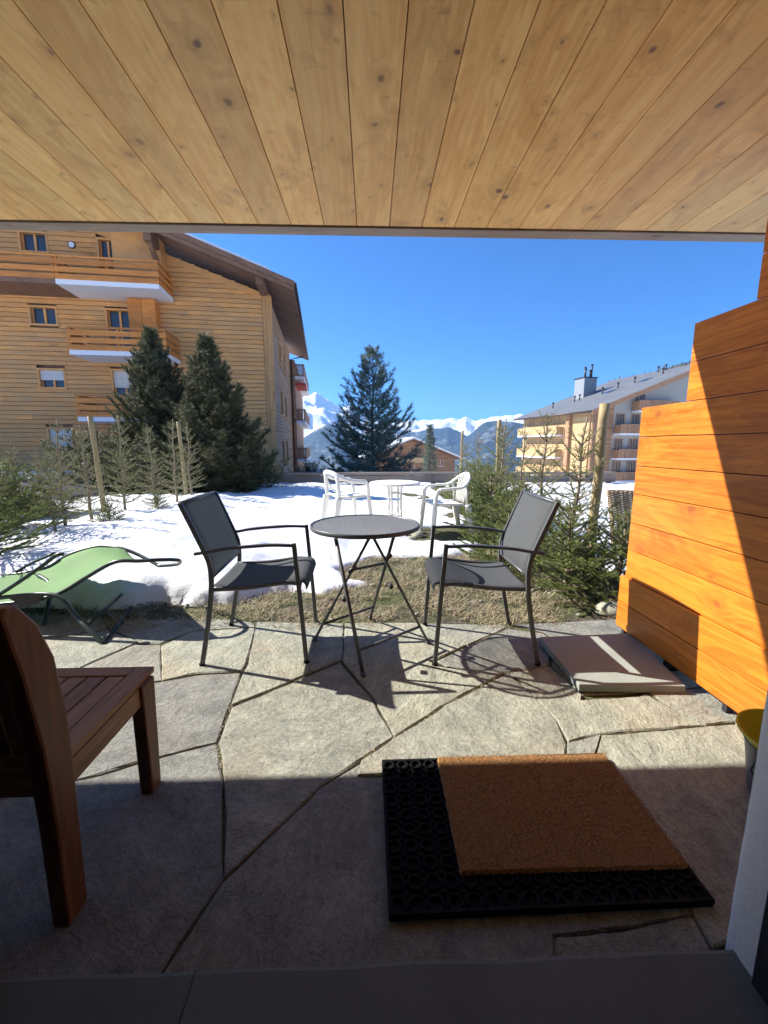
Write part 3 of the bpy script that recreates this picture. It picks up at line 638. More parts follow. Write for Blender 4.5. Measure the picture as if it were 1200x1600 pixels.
m=MB(); m.tube(spline([lp(p) for p in [(-2.75,2.60,.06),(-2.4,2.60,.25),(-2.14,2.62,.42),(-2.03,2.63,.50),(-1.99,2.64,.505)]],5),.016,8,.8); m.build('armrest',M['lframe'],lg,smooth=True)
m=MB(); m.tube(spline([lp(p) for p in [(-3.0,3.24,.1),(-2.75,3.24,.25),(-2.5,3.22,.36)]],4),.014,8,.8); m.build('armrest',M['lframe'],lg,smooth=True)
m=MB(); m.tube(spline([lp(p) for p in [(-2.6,2.6,.20),(-2.25,2.6,.245),(-2.02,2.58,.245),(-1.88,2.52,.14),(-1.78,2.46,.09),(-1.66,2.41,.02),(-1.63,2.40,.0)]],4),.0135,8); m.build('leg',M['lframe'],lg,smooth=True)
m=MB(); m.tube(spline([lp(p) for p in [(-2.55,3.1,.22),(-2.35,2.95,.2),(-2.26,2.8,.1),(-2.21,2.68,.0)]],4),.0135,8); m.build('leg',M['lframe'],lg,smooth=True)
m=MB(); m.tube([lp((-1.64,2.41,.012)),lp((-1.78,2.95,.012))],.0135,8); m.tube([lp((-1.78,2.47,.09)),lp((-1.9,3.1,.09))],.011,8); m.build('foot_bar',M['lframe'],lg,smooth=True)
m=MB(); m.extr([lp((-2.36,2.585,.25)),lp((-2.1,2.585,.25)),lp((-2.16,2.585,.19)),lp((-2.26,2.585,.17)),lp((-2.30,2.585,.21))],(0,.012,0)); m.build('hinge_plate',M['dark'],lg,recalc=True)
# ================================================================ yellow bowl on a bucket
m=MB(); bk_=thing('bucket','grey blue bucket with a wire handle beside the white door jamb','bucket',(1.42,1.175,.003))
lathe(m,[(.0,.0),(.105,.0),(.112,.01),(.125,.11),(.137,.19),(.142,.194),(.138,.197),(.132,.189),(.118,.1),(.106,.012),(0,.012)],40); m.build('bucket_body',M['bucket'],bk_,smooth=True)
m=MB(); m.tube(spline([(-.140,.0,.175),(-.165,-.02,.165),(-.185,-.03,.155),(-.18,-.035,.140),(-.155,-.02,.138),(-.138,-.005,.15)],4),.003,6); m.build('handle',M['dark'],bk_,smooth=True)
m=MB(); lathe(m,[(0,.0),(.06,.0),(.09,.02),(.135,.075),(.157,.118),(.163,.119),(.163,.112),(.160,.108),(.155,.112),(.131,.078),(.086,.024),(.056,.006),(0,.006)][::-1],48)
o=m.build('bowl',M['yellow'],smooth=True); o.location=(1.42,1.175,.118); tag(o,'yellow green plastic bowl set into the grey bucket','bowl')
# ================================================================ white plastic furniture on the snow
def plastic_chair(loc,rz,label,slats=True):
    t=thing('plastic_chair',label,'chair',loc,rz)
    m=MB(); g=[]
    for i in range(11):
        u=i/10; x=-.20+.44*u; wd=.225+.02*math.sin(u*math.pi/2)-(.02 if i==10 else 0)
        g.append([(x-(0.03*abs(k/5-1)**2 if i==10 else 0),-wd+2*wd*k/10,.425+.02*u-.012*math.sin(math.pi*k/10)-(.012 if i==10 else 0)) for k in range(11)])
    m.sheet(g); m.build('seat',M['plastic'],t,smooth=True,solid=.012)
    m=MB(); m.tube([(.235,-.22,.425),(.245,0,.428),(.235,.22,.425)],.014,8); m.tube([(-.2,-.22,.41),(.235,-.235,.425)],.013,8); m.tube([(-.2,.22,.41),(.235,.235,.425)],.013,8); m.build('seat_frame',M['plastic'],t,smooth=True)
    for s in (-1,1):
        m=MB(); m.tube(spline([(.275,s*.275,0),(.258,s*.265,.2),(.238,s*.248,.42),(.225,s*.262,.56),(.19,s*.27,.632)],4),[.030,.030,.031,.032,.033,.033,.032,.032,.03,.029,.028,.027,.026,.026,.026,.026,.026],8,.7); m.build('front_leg',M['plastic'],t,smooth=True)
        m=MB(); m.tube(spline([(-.30,s*.245,0),(-.262,s*.24,.2),(-.225,s*.235,.42)],4),[.034,.036,.039,.042,.045,.048,.050,.050,.050],8,.6); m.build('rear_leg',M['plastic'],t,smooth=True)
    if slats:
        hoop=spline([(.19,.27,.635),(.02,.285,.645),(-.13,.27,.66),(-.225,.215,.735),(-.275,.11,.80),(-.29,0,.82),(-.275,-.11,.80),(-.225,-.215,.735),(-.13,-.27,.66),(.02,-.285,.645),(.19,-.27,.635)],5)
        m=MB(); m.tube(hoop,.026,8,.7); m.build('arm_and_back_rim',M['plastic'],t,smooth=True)
        m=MB()
        for k in range(-3,4):
            y=k*.052; top=.81-.9*y*y*3; m.tube(spline([(-.205+.0,y*.85,.43),(-.225,y*.95,.6),(-.278+abs(k)*.008,y,top)],3),.012,6,.55)
        m.tube([(-.21,.22,.42),(-.205,.235,.55),(-.185,.25,.68)],.016,8); m.tube([(-.21,-.22,.42),(-.205,-.235,.55),(-.185,-.25,.68)],.016,8)
        m.build('backrest',M['plastic'],t,smooth=True)
    else:
        hoop=spline([(.19,.27,.635),(.02,.275,.65),(-.14,.262,.685),(-.25,.205,.745),(-.285,.10,.775),(-.295,0,.78),(-.285,-.10,.775),(-.25,-.205,.745),(-.14,-.262,.685),(.02,-.275,.65),(.19,-.27,.635)],5)
        m=MB(); m.tube(hoop,.021,8,1.5); m.build('arm_and_back_rim',M['plastic'],t,smooth=True)
        m=MB(); m.tube(spline([(-.215,.215,.42),(-.225,.222,.55),(-.24,.212,.74)],3),.029,8); m.tube(spline([(-.215,-.215,.42),(-.225,-.222,.55),(-.24,-.212,.74)],3),.029,8)
        m.tube(spline([(-.20,.21,.43),(-.235,.1,.455),(-.24,0,.46),(-.235,-.1,.455),(-.20,-.21,.43)],4),.014,8)
        m.tube(spline([(.0,.24,.43),(-.12,.245,.50),(-.225,.215,.66)],4),.014,8)
        m.build('backrest',M['plastic'],t,smooth=True)
    return t
plastic_chair((1.03,5.55,-.0),R(190),'white plastic armchair with slatted back right of the white table')
plastic_chair((-.36,6.05,.045),R(28),'white plastic armchair with open hoop back left of the white table',False)
t=thing('plastic_table','round white plastic table standing on snow behind the mesh table','table',(.335,5.65,.03))
m=MB(); lathe(m,[(0,.675),(.32,.675),(.345,.668),(.355,.655),(.350,.640),(.335,.637),(.335,.652),(0,.658)],56); m.build('tabletop',M['plastic'],t,smooth=True)
for k in range(4):
    a=math.pi/4*(2*k+1)+.25; ca,sa=math.cos(a),math.sin(a)
    m=MB(); m.tube(spline([(.20*ca,.20*sa,.655),(.125*ca,.125*sa,.63),(.098*ca,.098*sa,.56),(.095*ca,.095*sa,.25),(.13*ca,.13*sa,.07),(.24*ca,.24*sa,-.03)],5),.0155,8,1); m.build('leg',M['plastic'],t,smooth=True)
m=MB(); 
for z in (.2,.52): 
    P=[(.096*math.cos(math.pi/4*(2*k+1)+.25),.096*math.sin(math.pi/4*(2*k+1)+.25),z) for k in range(5)]; MB().tube(P,.009,6).build('leg_brace',M['plastic'],t,smooth=True)
if 0: m.build('leg_brace',M['plastic'],t,smooth=True)
# ================================================================ low timber fence at the edge of the terrace
ft=thing('timber_fence','low grey timber rail fence along the far edge of the snowy terrace','fence',(0,12.35,0))
m=MB()
for a,b in ((-9.0,-2.87),(-2.86,1.9),(1.91,7.5)): m.box(a,b,-.09,.09,.325,.405)
m.build('top_rail',M['fence'],ft,bevel=.008)
m=MB()
for a,b in ((-9.0,-2.87),(-2.86,1.9),(1.91,7.5)): m.box(a,b,-.03,.0,.10,.305)
m.build('board',M['fence'],ft,bevel=.005)
for x in (-8.2,-6.8,-5.4,-4.1,-2.865,-1.6,-.35,.75,1.905,3.2,4.6,6.0,7.3): MB().box(x-.08,x+.08,.001,.12,-.5,.324).build('fence_post',M['fence'],ft,bevel=.006)
# ================================================================ generic house pieces
def siding(mb,s0,s1,z0,z1,holes,pitch,face,gap=.012,th=.05,clip=None):
    """horizontal boards; face(s,z,d) maps wall coords (d = distance proud of the wall) to local xyz"""
    z=z0; k=0
    while z<z1-.01:
        zt=min(z+pitch,z1); a,b=(s0,s1) if clip is None else clip(zt)
        a=max(a,s0); b=min(b,s1); iv=[(a,b)] if b>a else []
        for h in holes:
            if h[2]<zt-.03 and h[3]>z+.03:
                n=[]
                for p,q in iv:
                    if h[1]<=p or h[0]>=q: n.append((p,q)); continue
                    if h[0]>p: n.append((p,h[0]))
                    if h[1]<q: n.append((h[1],q))
                iv=n
        for p,q in iv:
            if q-p>.02:
                # break long runs into boards
                cuts=[p]; x=p+((k*1.37)%3.2)+1.2
                while x<q-.6: cuts.append(x); x+=4.2
                cuts.append(q)
                for c,e in zip(cuts,cuts[1:]):
                    P=[face(c+.002,z+gap,0),face(e-.002,z+gap,0),face(e-.002,z+gap,th),face(c+.002,z+gap,th),face(c+.002,zt,0),face(e-.002,zt,0),face(e-.002,zt-.012,th*.8),face(c+.002,zt-.012,th*.8)]
                    mb.add(P,[(0,1,2,3),(4,7,6,5),(0,4,5,1),(1,5,6,2),(2,6,7,3),(3,7,4,0)])
        z=zt; k+=1
def fbox(mb,face,s0,s1,z0,z1,d0,d1):
    P=[face(s0,z0,d0),face(s1,z0,d0),face(s1,z0,d1),face(s0,z0,d1),face(s0,z1,d0),face(s1,z1,d0),face(s1,z1,d1),face(s0,z1,d1)]
    mb.add(P,[(0,1,2,3),(4,7,6,5),(0,4,5,1),(1,5,6,2),(2,6,7,3),(3,7,4,0)])
def window(face,s0,s1,z0,z1,parent,fm,shut=0.0,depth=.12,mull=1,inner=None,gm=None):
    fw=.07; m=MB()
    fbox(m,face,s0,s0+fw,z0,z1,-depth,.06); fbox(m,face,s1-fw,s1,z0,z1,-depth,.06); fbox(m,face,s0+fw,s1-fw,z1-fw,z1,-depth,.06); fbox(m,face,s0-.03,s1+.03,z0-.04,z0+.03,-depth,.09)
    a,b=s0+fw,s1-fw; c=.045
    if shut<.99:
        fbox(m,face,a,a+c,z0+.03,z1-fw,-depth+.01,-depth+.05); fbox(m,face,b-c,b,z0+.03,z1-fw,-depth+.01,-depth+.05)
        for k in range(mull): x=a+(b-a)*(k+1)/(mull+1); fbox(m,face,x-.04,x+.04,z0+.03,z1-fw,-depth+.012,-depth+.055)
    f=m.build('window',fm,parent,recalc=True)
    if shut<.99: m=MB(); fbox(m,face,a,b,z0+.03,z1-fw,-depth-.02,-depth+.002); m.build('pane',gm or M['glass'],f,recalc=True)
    if shut>0:
        m=MB(); zz=z1-fw-(z1-z0-fw)*shut; n=max(3,int((z1-fw-zz)/.05))
        for k in range(n): q=zz+(z1-fw-zz)*k/n; fbox(m,face,a+.002,b-.002,q,q+(z1-fw-zz)/n-.006,-.05,-.02)
        m.build('shutter',M['shutter'],f,recalc=True)
    return f
def balcony(face,s0,s1,zs_,zt,dep,parent,slabm,railm,boards,side=True,posts=None,left=True,cut=False):
    sm_=MB(); fbox(sm_,face,s0,s1,zs_,zs_+.16,0.052,dep); sl_=sm_.build('balcony',slabm,parent,recalc=True)
    m=MB(); H=zt-zs_-.16
    for a,b in boards:
        z0=zs_+.16+H*a; z1=zs_+.16+H*b
        if cut:
            n=int((s1-s0)/.16)
            for k in range(n): fbox(m,face,s0+k*(s1-s0)/n+.01,s0+(k+1)*(s1-s0)/n-.015,z0,z1,dep-.05,dep-.02)
            fbox(m,face,s0-.01,s1+.01,z1-.001,z1+.06,dep-.07,dep); 
        else: fbox(m,face,s0-.02,s1+.02,z0,z1,dep-.02,dep+.02)
        if side:
            fbox(m,face,s1-.02,s1+.021,z0,z1,.1,dep-.021)
            if left: fbox(m,face,s0-.021,s0+.02,z0,z1,.1,dep-.021)
    n=max(2,int((s1-s0)/1.6)+1)
    for k in range(n):
        x=s0+.05+(s1-s0-.1)*k/(n-1); fbox(m,face,x-.04,x+.04,zs_+.161,zt-.02,dep-.085,dep-.0215)
    m.build('railing',railm,sl_,recalc=True)
    return sl_
# ================================================================ big timber chalet on the left
KC=7/6
ch=thing('chalet','large timber clad apartment chalet with balconies behind the young spruces','building',(-4.09*KC,18*KC,1.2-1.2*KC),R(6.5)); ch.scale=(KC,KC,KC)
F=lambda s,z,d:(s,-d,z)
WIN=[(-8.9,-7.9,5.75,6.44,0,1),(-8.87,-7.87,3.42,4.16,.55,1),(-8.8,-7.84,1.12,1.92,1,1),(-8.92,-7.93,8.3,9.02,0,1),(-6.27,-5.56,8.0,8.95,0,1),(-6.22,-5.25,4.9,6.45,0,1),(-6.24,-5.28,2.7,4.2,.45,1)]
WIN+=[(-12.4,-11.4,5.75,6.44,0,1),(-12.4,-11.4,3.42,4.16,.3,1),(-12.4,-11.4,1.12,1.92,0,1),(-12.4,-11.4,8.3,9.02,0,1)]
def clipg(z): 
    k=(z-7.26)/.345
    return (-22.0,0.0) if k<=0 else (-22+k,-k)
m=MB(); siding(m,-22,-.30,-1.4,11.0,[w_[:4] for w_ in WIN],.172,F,gap=.006,clip=clipg); m.build('wall',M['larch'],ch,recalc=True)
m=MB(); m.extr([(-22,.001,-2.5),(0,.001,-2.5),(0,.001,7.25),(-11,.001,11.05),(-22,.001,7.25)],(0,.3,0)); m.box(-22,-.001,.302,9.5,-2.5,7.0); core=m
# carve look: dark backing sits 13 cm behind openings only where windows are, so keep it thin
core=MB(); core.extr([(-22,.14,-2.5),(-.06,.14,-2.5),(-.06,.14,7.25),(-11,.14,11.05),(-22,.14,7.25)],(0,.2,0)); core.box(-22,-.06,.341,9.4,-2.5,7.0); core.build('wall_core',M['eave'],ch,recalc=True)
m=MB(); m.box(-.29,-.15,-.075,.0,-1.4,7.3); m.box(-.145,.0,-.075,.0,-1.4,7.28); m.box(.001,.07,-.07,.16,-1.4,7.2); m.build('corner_board',M['larchz'],ch,bevel=.006)
FS=lambda s,z,d:(d,s,z)
SW=[(2.6,3.7,5.1,6.2,0,1),(4.9,6.0,5.1,6.2,0,1),(2.6,3.7,2.7,3.9,0,1),(4.9,6.0,2.7,3.9,0,1),(2.6,3.7,.3,1.5,0,1),(4.9,6.0,.3,1.5,0,1)]
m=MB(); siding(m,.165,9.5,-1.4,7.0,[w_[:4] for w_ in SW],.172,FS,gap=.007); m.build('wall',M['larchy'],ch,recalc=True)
for w_ in SW: window(FS,*w_[:4],ch,M['larchz'],.0,.09,1)
for w_ in WIN: window(F,*w_[:4],ch,M['larch'],w_[4],.12,1)
m=MB(); fbox(m,F,-5.2,-4.72,4.6,6.73,.052,.5); fbox(m,F,-4.71,-4.22,4.6,6.73,.052,.5); m.build('balcony_cupboard',M['rail'],ch,bevel=.01,recalc=True)
m=MB(); fbox(m,F,-5.53,-3.85,7.3,9.3,.052,.56); m.build('bay_wall',M['larch'],ch,recalc=True)
BB=[(.0,.22),(.30,.52),(.62,.84),(.92,1.0)]
balcony(F,-7.05,-3.68,6.76,7.70,1.5,ch,M['white'],M['rail'],BB,left=False)
balcony(F,-16,-7.06,6.76,7.70,1.5,ch,M['eave'],M['rail'],BB,left=False)
balcony(F,-6.87,-3.60,4.42,5.39,1.5,ch,M['white'],M['rail'],BB)
balcony(F,-6.85,-3.58,2.08,3.03,1.5,ch,M['white'],M['rail'],BB)
m=MB(); m.tube([(-7.12,-.055,8.62),(-7.12,-.09,8.62)],.13,20); cl=m.build('wall_clock',M['dark'],ch); m=MB(); m.tube([(-7.12,-.0901,8.62),(-7.12,-.093,8.62)],.10,20); m.build('clock_face',M['white'],cl)
# side balconies beyond the rear corner
for k,(zb,zt) in enumerate(((5.42,6.35),(2.62,3.55),(.12,1.05))):
    sl_=MB().box(.0,.92,9.6,19,zb,zb+.18).build('balcony',M['white'],ch)
    m=MB(); n=9
    for q in range(n):
        x=.04+.86*q/n; m.box(x,x+.075,9.62,9.65,zb+.26,zt-.08)
    m.box(.0,.92,9.60,9.67,zt-.079,zt); m.box(.0,.92,9.60,9.67,zb+.19,zb+.259)
    for q in range(56): m.box(.88,.91,9.7+q*.165,9.7+q*.165+.135,zb+.20,zt-.08)
    m.box(.86,.93,9.68,19,zt-.078,zt+.001); m.build('railing',M['farbrown'],sl_)
MB().box(-.06,.34,9.6,19.5,-2.5,6.6).build('wall',M['farbrown'],ch)
m=MB(); m.tube([(.14,9.45,-1.2),(.14,9.45,6.6),(.9,9.3,6.75)],.055,8); m.build('downpipe',M['brownmetal'],ch,smooth=True)
MB().box(.3,1.0,9.75,12.5,5.15-.1,5.3-.1).build('awning',M['red'],ch)
def top(s): return 7.2-.357*(s-1.14) if s>-11 else 7.2-.357*(-11-1.14)-.357*(-11-s)
m=MB()
m.extr([(-11,-1.6,top(-11)),(1.10,-1.6,top(1.10)),(1.10,-1.6,top(1.10)-.10),(-11,-1.6,top(-11)-.10)],(0,13.9,0))
m.extr([(-11.001,-1.6,top(-11)),(-11.001,-1.6,top(-11)-.1),(-23.4,-1.6,top(-23.4)-.1),(-23.4,-1.6,top(-23.4))],(0,13.9,0))
m.build('roof',M['slate'],ch,recalc=True)
m=MB(); dz=.105
y=-1.55
while y<12.1:
    m.extr([(-10.99,y,top(-10.99)-dz),(1.06,y,top(1.06)-dz),(1.06,y,top(1.06)-dz-.03),(-10.99,y,top(-10.99)-dz-.03)],(0,.145,0)); y+=.15
m.build('roof_soffit',M['larch'] if False else M['eave'],ch,recalc=True)
m=MB(); m.extr([(-11,-.066,10.98),(-.3,-.066,7.30),(-.3,-.066,7.06),(-11,-.066,10.70)],(0,.06,0)); m.build('rake_board',M['larch'],ch,recalc=True)
m=MB(); dz=.14
m.extr([(-11,-1.64,top(-11)+.03),(1.12,-1.64,top(1.12)+.03),(1.12,-1.64,top(1.12)-.16),(-11,-1.64,top(-11)-.16)],(0,.035,0))
m.extr([(-11,-1.60,top(-11)-.165),(1.08,-1.60,top(1.08)-.165),(1.08,-1.60,top(1.08)-.30),(-11,-1.60,top(-11)-.34)],(0,.05,0))
m.build('bargeboard',M['eave'],ch,recalc=True)
m=MB(); m.extr([(-11,-1.56,top(-11)+.002),(.3,-1.56,top(.3)+.002),(.2,-1.56,top(.2)+.12),(-11,-1.56,top(-11)+.16)],(0,11.5,0)); m.build('roof_snow',M['snow'],ch,recalc=True)
m=MB(); m.tube([(1.14,-1.6,top(1.14)-.05),(1.14,12.3,top(1.14)-.05)],.05,8); m.build('gutter',M['brownmetal'],ch,smooth=True)
for s_,d_ in ((-.20,.30),(-4.0,.42),(-8.2,.42)):
    m=MB(); zt=top(s_)-.15; m.box(s_-.13,s_+.13,-1.35,.14,zt-d_-.05,zt-.02)
    m.extr([(s_-.08,-.05,zt-1.3),(s_-.08,-.05,zt-1.1),(s_-.08,-1.0,zt-d_-.051),(s_-.08,-1.2,zt-d_-.051)],(.16,0,0)) if s_<-1 else None
    m.build('purlin',M['eave'],ch,bevel=.01,recalc=True)
m=MB(); m.box(-22,.3,-.35,.10,-1.8,-1.05); m.build('base_wall',M['concrete'],ch)
# ================================================================ large slate roofed block on the right
KR=1.17
rb2=thing('apartment_block','large pale apartment block with grey slate roof and chimney on the right','building',(21.6*KR,40*KR,1.2-1.2*KR),R(11.3)); rb2.scale=(KR,KR,KR)
def topr(s): return 4.75+.37*s if s<=13.2 else 4.75+.37*(26.4-s)
m=MB(); m.extr([(2.3,0,-6),(26.4,0,-6),(26.4,0,4.55),(13.2,0,9.4),(2.3,0,5.4)],(0,12.2,0)); m.build('wall',M['shaded_white'],rb2,recalc=True)
FR=lambda s,z,d:(s,-d,z)
m=MB(); siding(m,0,2.299,-3.2,5.4,[],.22,FR,gap=.02,clip=lambda z:(max(0,(z-4.55)/.37),2.3)); m.build('wall',M['farbrown'],rb2,recalc=True)
m=MB(); m.box(0.0,2.298,.001,12.0,-6,4.5); m.build('wall_core',M['farbrown'],rb2)
FL=lambda s,z,d:(-d,s,z)
m=MB(); siding(m,.05,3.0,-3.2,4.5,[],.22,FL,gap=.02); siding(m,3.6,12.1,-3.2,4.5,[],.22,FL,gap=.02); m.build('wall',M['farwood'],rb2,recalc=True)
m=MB(); fbox(m,FL,3.02,3.58,-3.2,4.6,.0,.35); m.build('pilaster',M['farbrown'],rb2,recalc=True)
m=MB(); m.tube([(-.1,.25,-3),(-.1,.25,4.0),(-.5,.2,4.5)],.06,8); m.build('downpipe',M['farbrown'],rb2,smooth=True)
BR=[(0.02,.97)]
for (zb,zt) in ((2.2,3.2),(-.2,.8),(-2.4,-1.45)):
    balcony(FR,2.4,9.0,zb,zt,1.0,rb2,M['white'],M['farbrown'],BR,left=True,cut=True)
    balcony(FL,4.2,11.8,zb,zt,1.0,rb2,M['white'],M['farwood'],BR,left=True,cut=True)
balcony(FR,4.3,9.0,4.4,5.5,1.0,rb2,M['white'],M['farbrown'],BR,left=True,cut=True)
for z0,z1 in ((2.5,4.3),(.05,1.9),(-2.2,-.3)):
    for s0,s1 in ((2.55,3.6),(4.35,5.4),(6.4,7.4)): window(FR,s0,s1,z0,z1,rb2,M['farbrown'],0,-.0+.0,2,gm=M['glass'])
    for s0,s1 in ((5,6),(7.4,8.4),(9.8,10.8)): window(FL,s0,s1,z0,z1,rb2,M['farbrown'],0,.0,1)
window(FR,4.6,5.8,5.0,6.25,rb2,M['farbrown'],0,.0,2); 
m=MB()
m.extr([(-.9,-.9,topr(-.9)+.1),(13.2,-.9,topr(13.2)+.1),(13.2,-.9,topr(13.2)-.1),(-.9,-.9,topr(-.9)-.1)],(0,13.8,0))
m.extr([(13.201,-.9,topr(13.2)+.1),(27.3,-.9,topr(27.3)+.1),(27.3,-.9,topr(27.3)-.1),(13.201,-.9,topr(13.2)-.1)],(0,13.8,0))
m.build('roof',M['slate'],rb2,recalc=True)
m=MB(); m.extr([(-.95,-.97,topr(-.95)+.08),(13.2,-.97,topr(13.2)+.08),(13.2,-.97,topr(13.2)-.42),(-.95,-.97,topr(-.95)-.35)],(0,.05,0)); m.build('bargeboard',M['farbrown'],rb2,recalc=True)
m=MB(); m.tube([(-.95,-.9,topr(-.95)-.02),(-.95,12.9,topr(-.95)-.02)],.09,8); m.build('gutter',M['brownmetal'],rb2,smooth=True)
cm=MB().box(5.2,6.9,8.2,9.9,6.2,9.05).build('chimney',M['metal'],rb2,bevel=.02)
MB().box(5.1,7.0,8.1,10.0,9.051,9.14).build('chimney_cap',M['dark'],cm)
for (x,y,z) in ((5.6,8.6,10.0),(6.0,9.2,10.3),(6.3,8.7,9.9),(6.6,8.8,10.55)):
    m=MB(); m.tube([(x,y,9.14),(x,y,z)],.09,8); m.tube([(x,y,z),(x,y,z+.14)],.15,8); m.build('flue_pipe',M['dark'],cm,smooth=True)
for (s_,w_) in ((3.6,7.6),(4.1,7.4),(7.2,5.2),(8.6,4.4),(2.0,9.3),(10.8,3.0),(12.4,5.2),(12.6,4.4),(5.9,6.0)):
    z=topr(s_)+.1; m=MB(); m.tube([(s_,w_,z-.2),(s_,w_,z+.55)],.07,8); m.tube([(s_,w_,z+.5),(s_,w_,z+.66)],.12,8); m.build('roof_vent',M['dark'],rb2,smooth=True)
for (s_,w_) in ((5.4,4.6),(8.4,3.0)):
    m=MB(); m.extr([(s_,w_,topr(s_)+.101),(s_+1.1,w_,topr(s_+1.1)+.101),(s_+1.1,w_,topr(s_+1.1)+.16),(s_,w_,topr(s_)+.16)],(0,.9,0)); m.build('skylight',M['glass'],rb2,recalc=True)
# ================================================================ small chalet lower down the slope
sc=thing('chalet','small brown chalet with snowy roof edge beyond the slender spruce','building',(8.6,85,0),R(4))
def tops(s): return 2.6-.40*abs(s)
FM=lambda s,z,d:(s,-d,z)
m=MB(); m.extr([(-9.0,0,-12),(9.0,0,-12),(9.0,0,tops(9)-.3),(0,0,2.2),(-9,0,tops(9)-.3)],(0,14,0)); m.build('wall_core',M['farbrown'],sc,recalc=True)
m=MB(); siding(m,-9,9,-8.5,2.1,[],.3,FM,gap=.04,th=.08,clip=lambda z:(-9.0,9.0) if z<tops(9)-.3 else (-(2.25-z)/.40,(2.25-z)/.40)); m.build('wall',M['farbrown'],sc,recalc=True)
for s_ in (-1,1):
    m=MB(); m.extr([(0.001*s_,-1.5,tops(0)),(10.4*s_,-1.5,tops(10.4)),(10.4*s_,-1.5,tops(10.4)-.3),(0.001*s_,-1.5,tops(0)-.3)],(0,17,0)); m.build('roof',M['eave'],sc,recalc=True)
    m=MB(); m.extr([(0.001*s_,-1.6,tops(0)+.003),(10.5*s_,-1.6,tops(10.5)+.003),(10.5*s_,-1.6,tops(10.5)+.3),(0.001*s_,-1.6,tops(0)+.35)],(0,17,0)); m.build('roof_snow',M['snow'],sc,recalc=True)
for s0,s1,z0,z1 in ((5.2,6.6,-3.1,-1.7),(-1.2,.6,-1.0,.6),(1.0,2.6,-1.0,.6),(-.5,1.5,-4.2,-2.6),(2.4,3.6,-4.2,-2.6)): window(FM,s0,s1,z0,z1,sc,M['farwood'] if z0>-2 else M['white'],0,-.02,1)
balcony(FM,-4,3.4,-2.3,-1.2,1.4,sc,M['farwood'],M['farwood'],BR,cut=False); balcony(FM,-4,3.4,-5.6,-4.4,1.4,sc,M['farwood'],M['farwood'],BR)
MB().box(-9.1,9.1,-.14,.0,-5.75,-5.5).build('string_course',M['farwood'],sc)
MB().box(-2.6,-1.6,5,6.2,2.0,3.6).build('chimney',M['metal'],sc)
# parasol below the fence
pp=aY(492,737,30); t=thing('parasol','white garden parasol showing above the fence beside the big chalet','parasol',(pp.x,30,-2.6))
m=MB(); lathe(m,[(0,2.22),(.25,2.16),(1.12,1.86),(1.13,1.74),(1.10,1.74),(1.09,1.83),(0,2.15)],8); m.build('canopy',M['canvas'],t)
m=MB(); m.tube([(0,0,0),(0,0,2.25)],.03,8); m.build('pole',M['metal'],t,smooth=True)
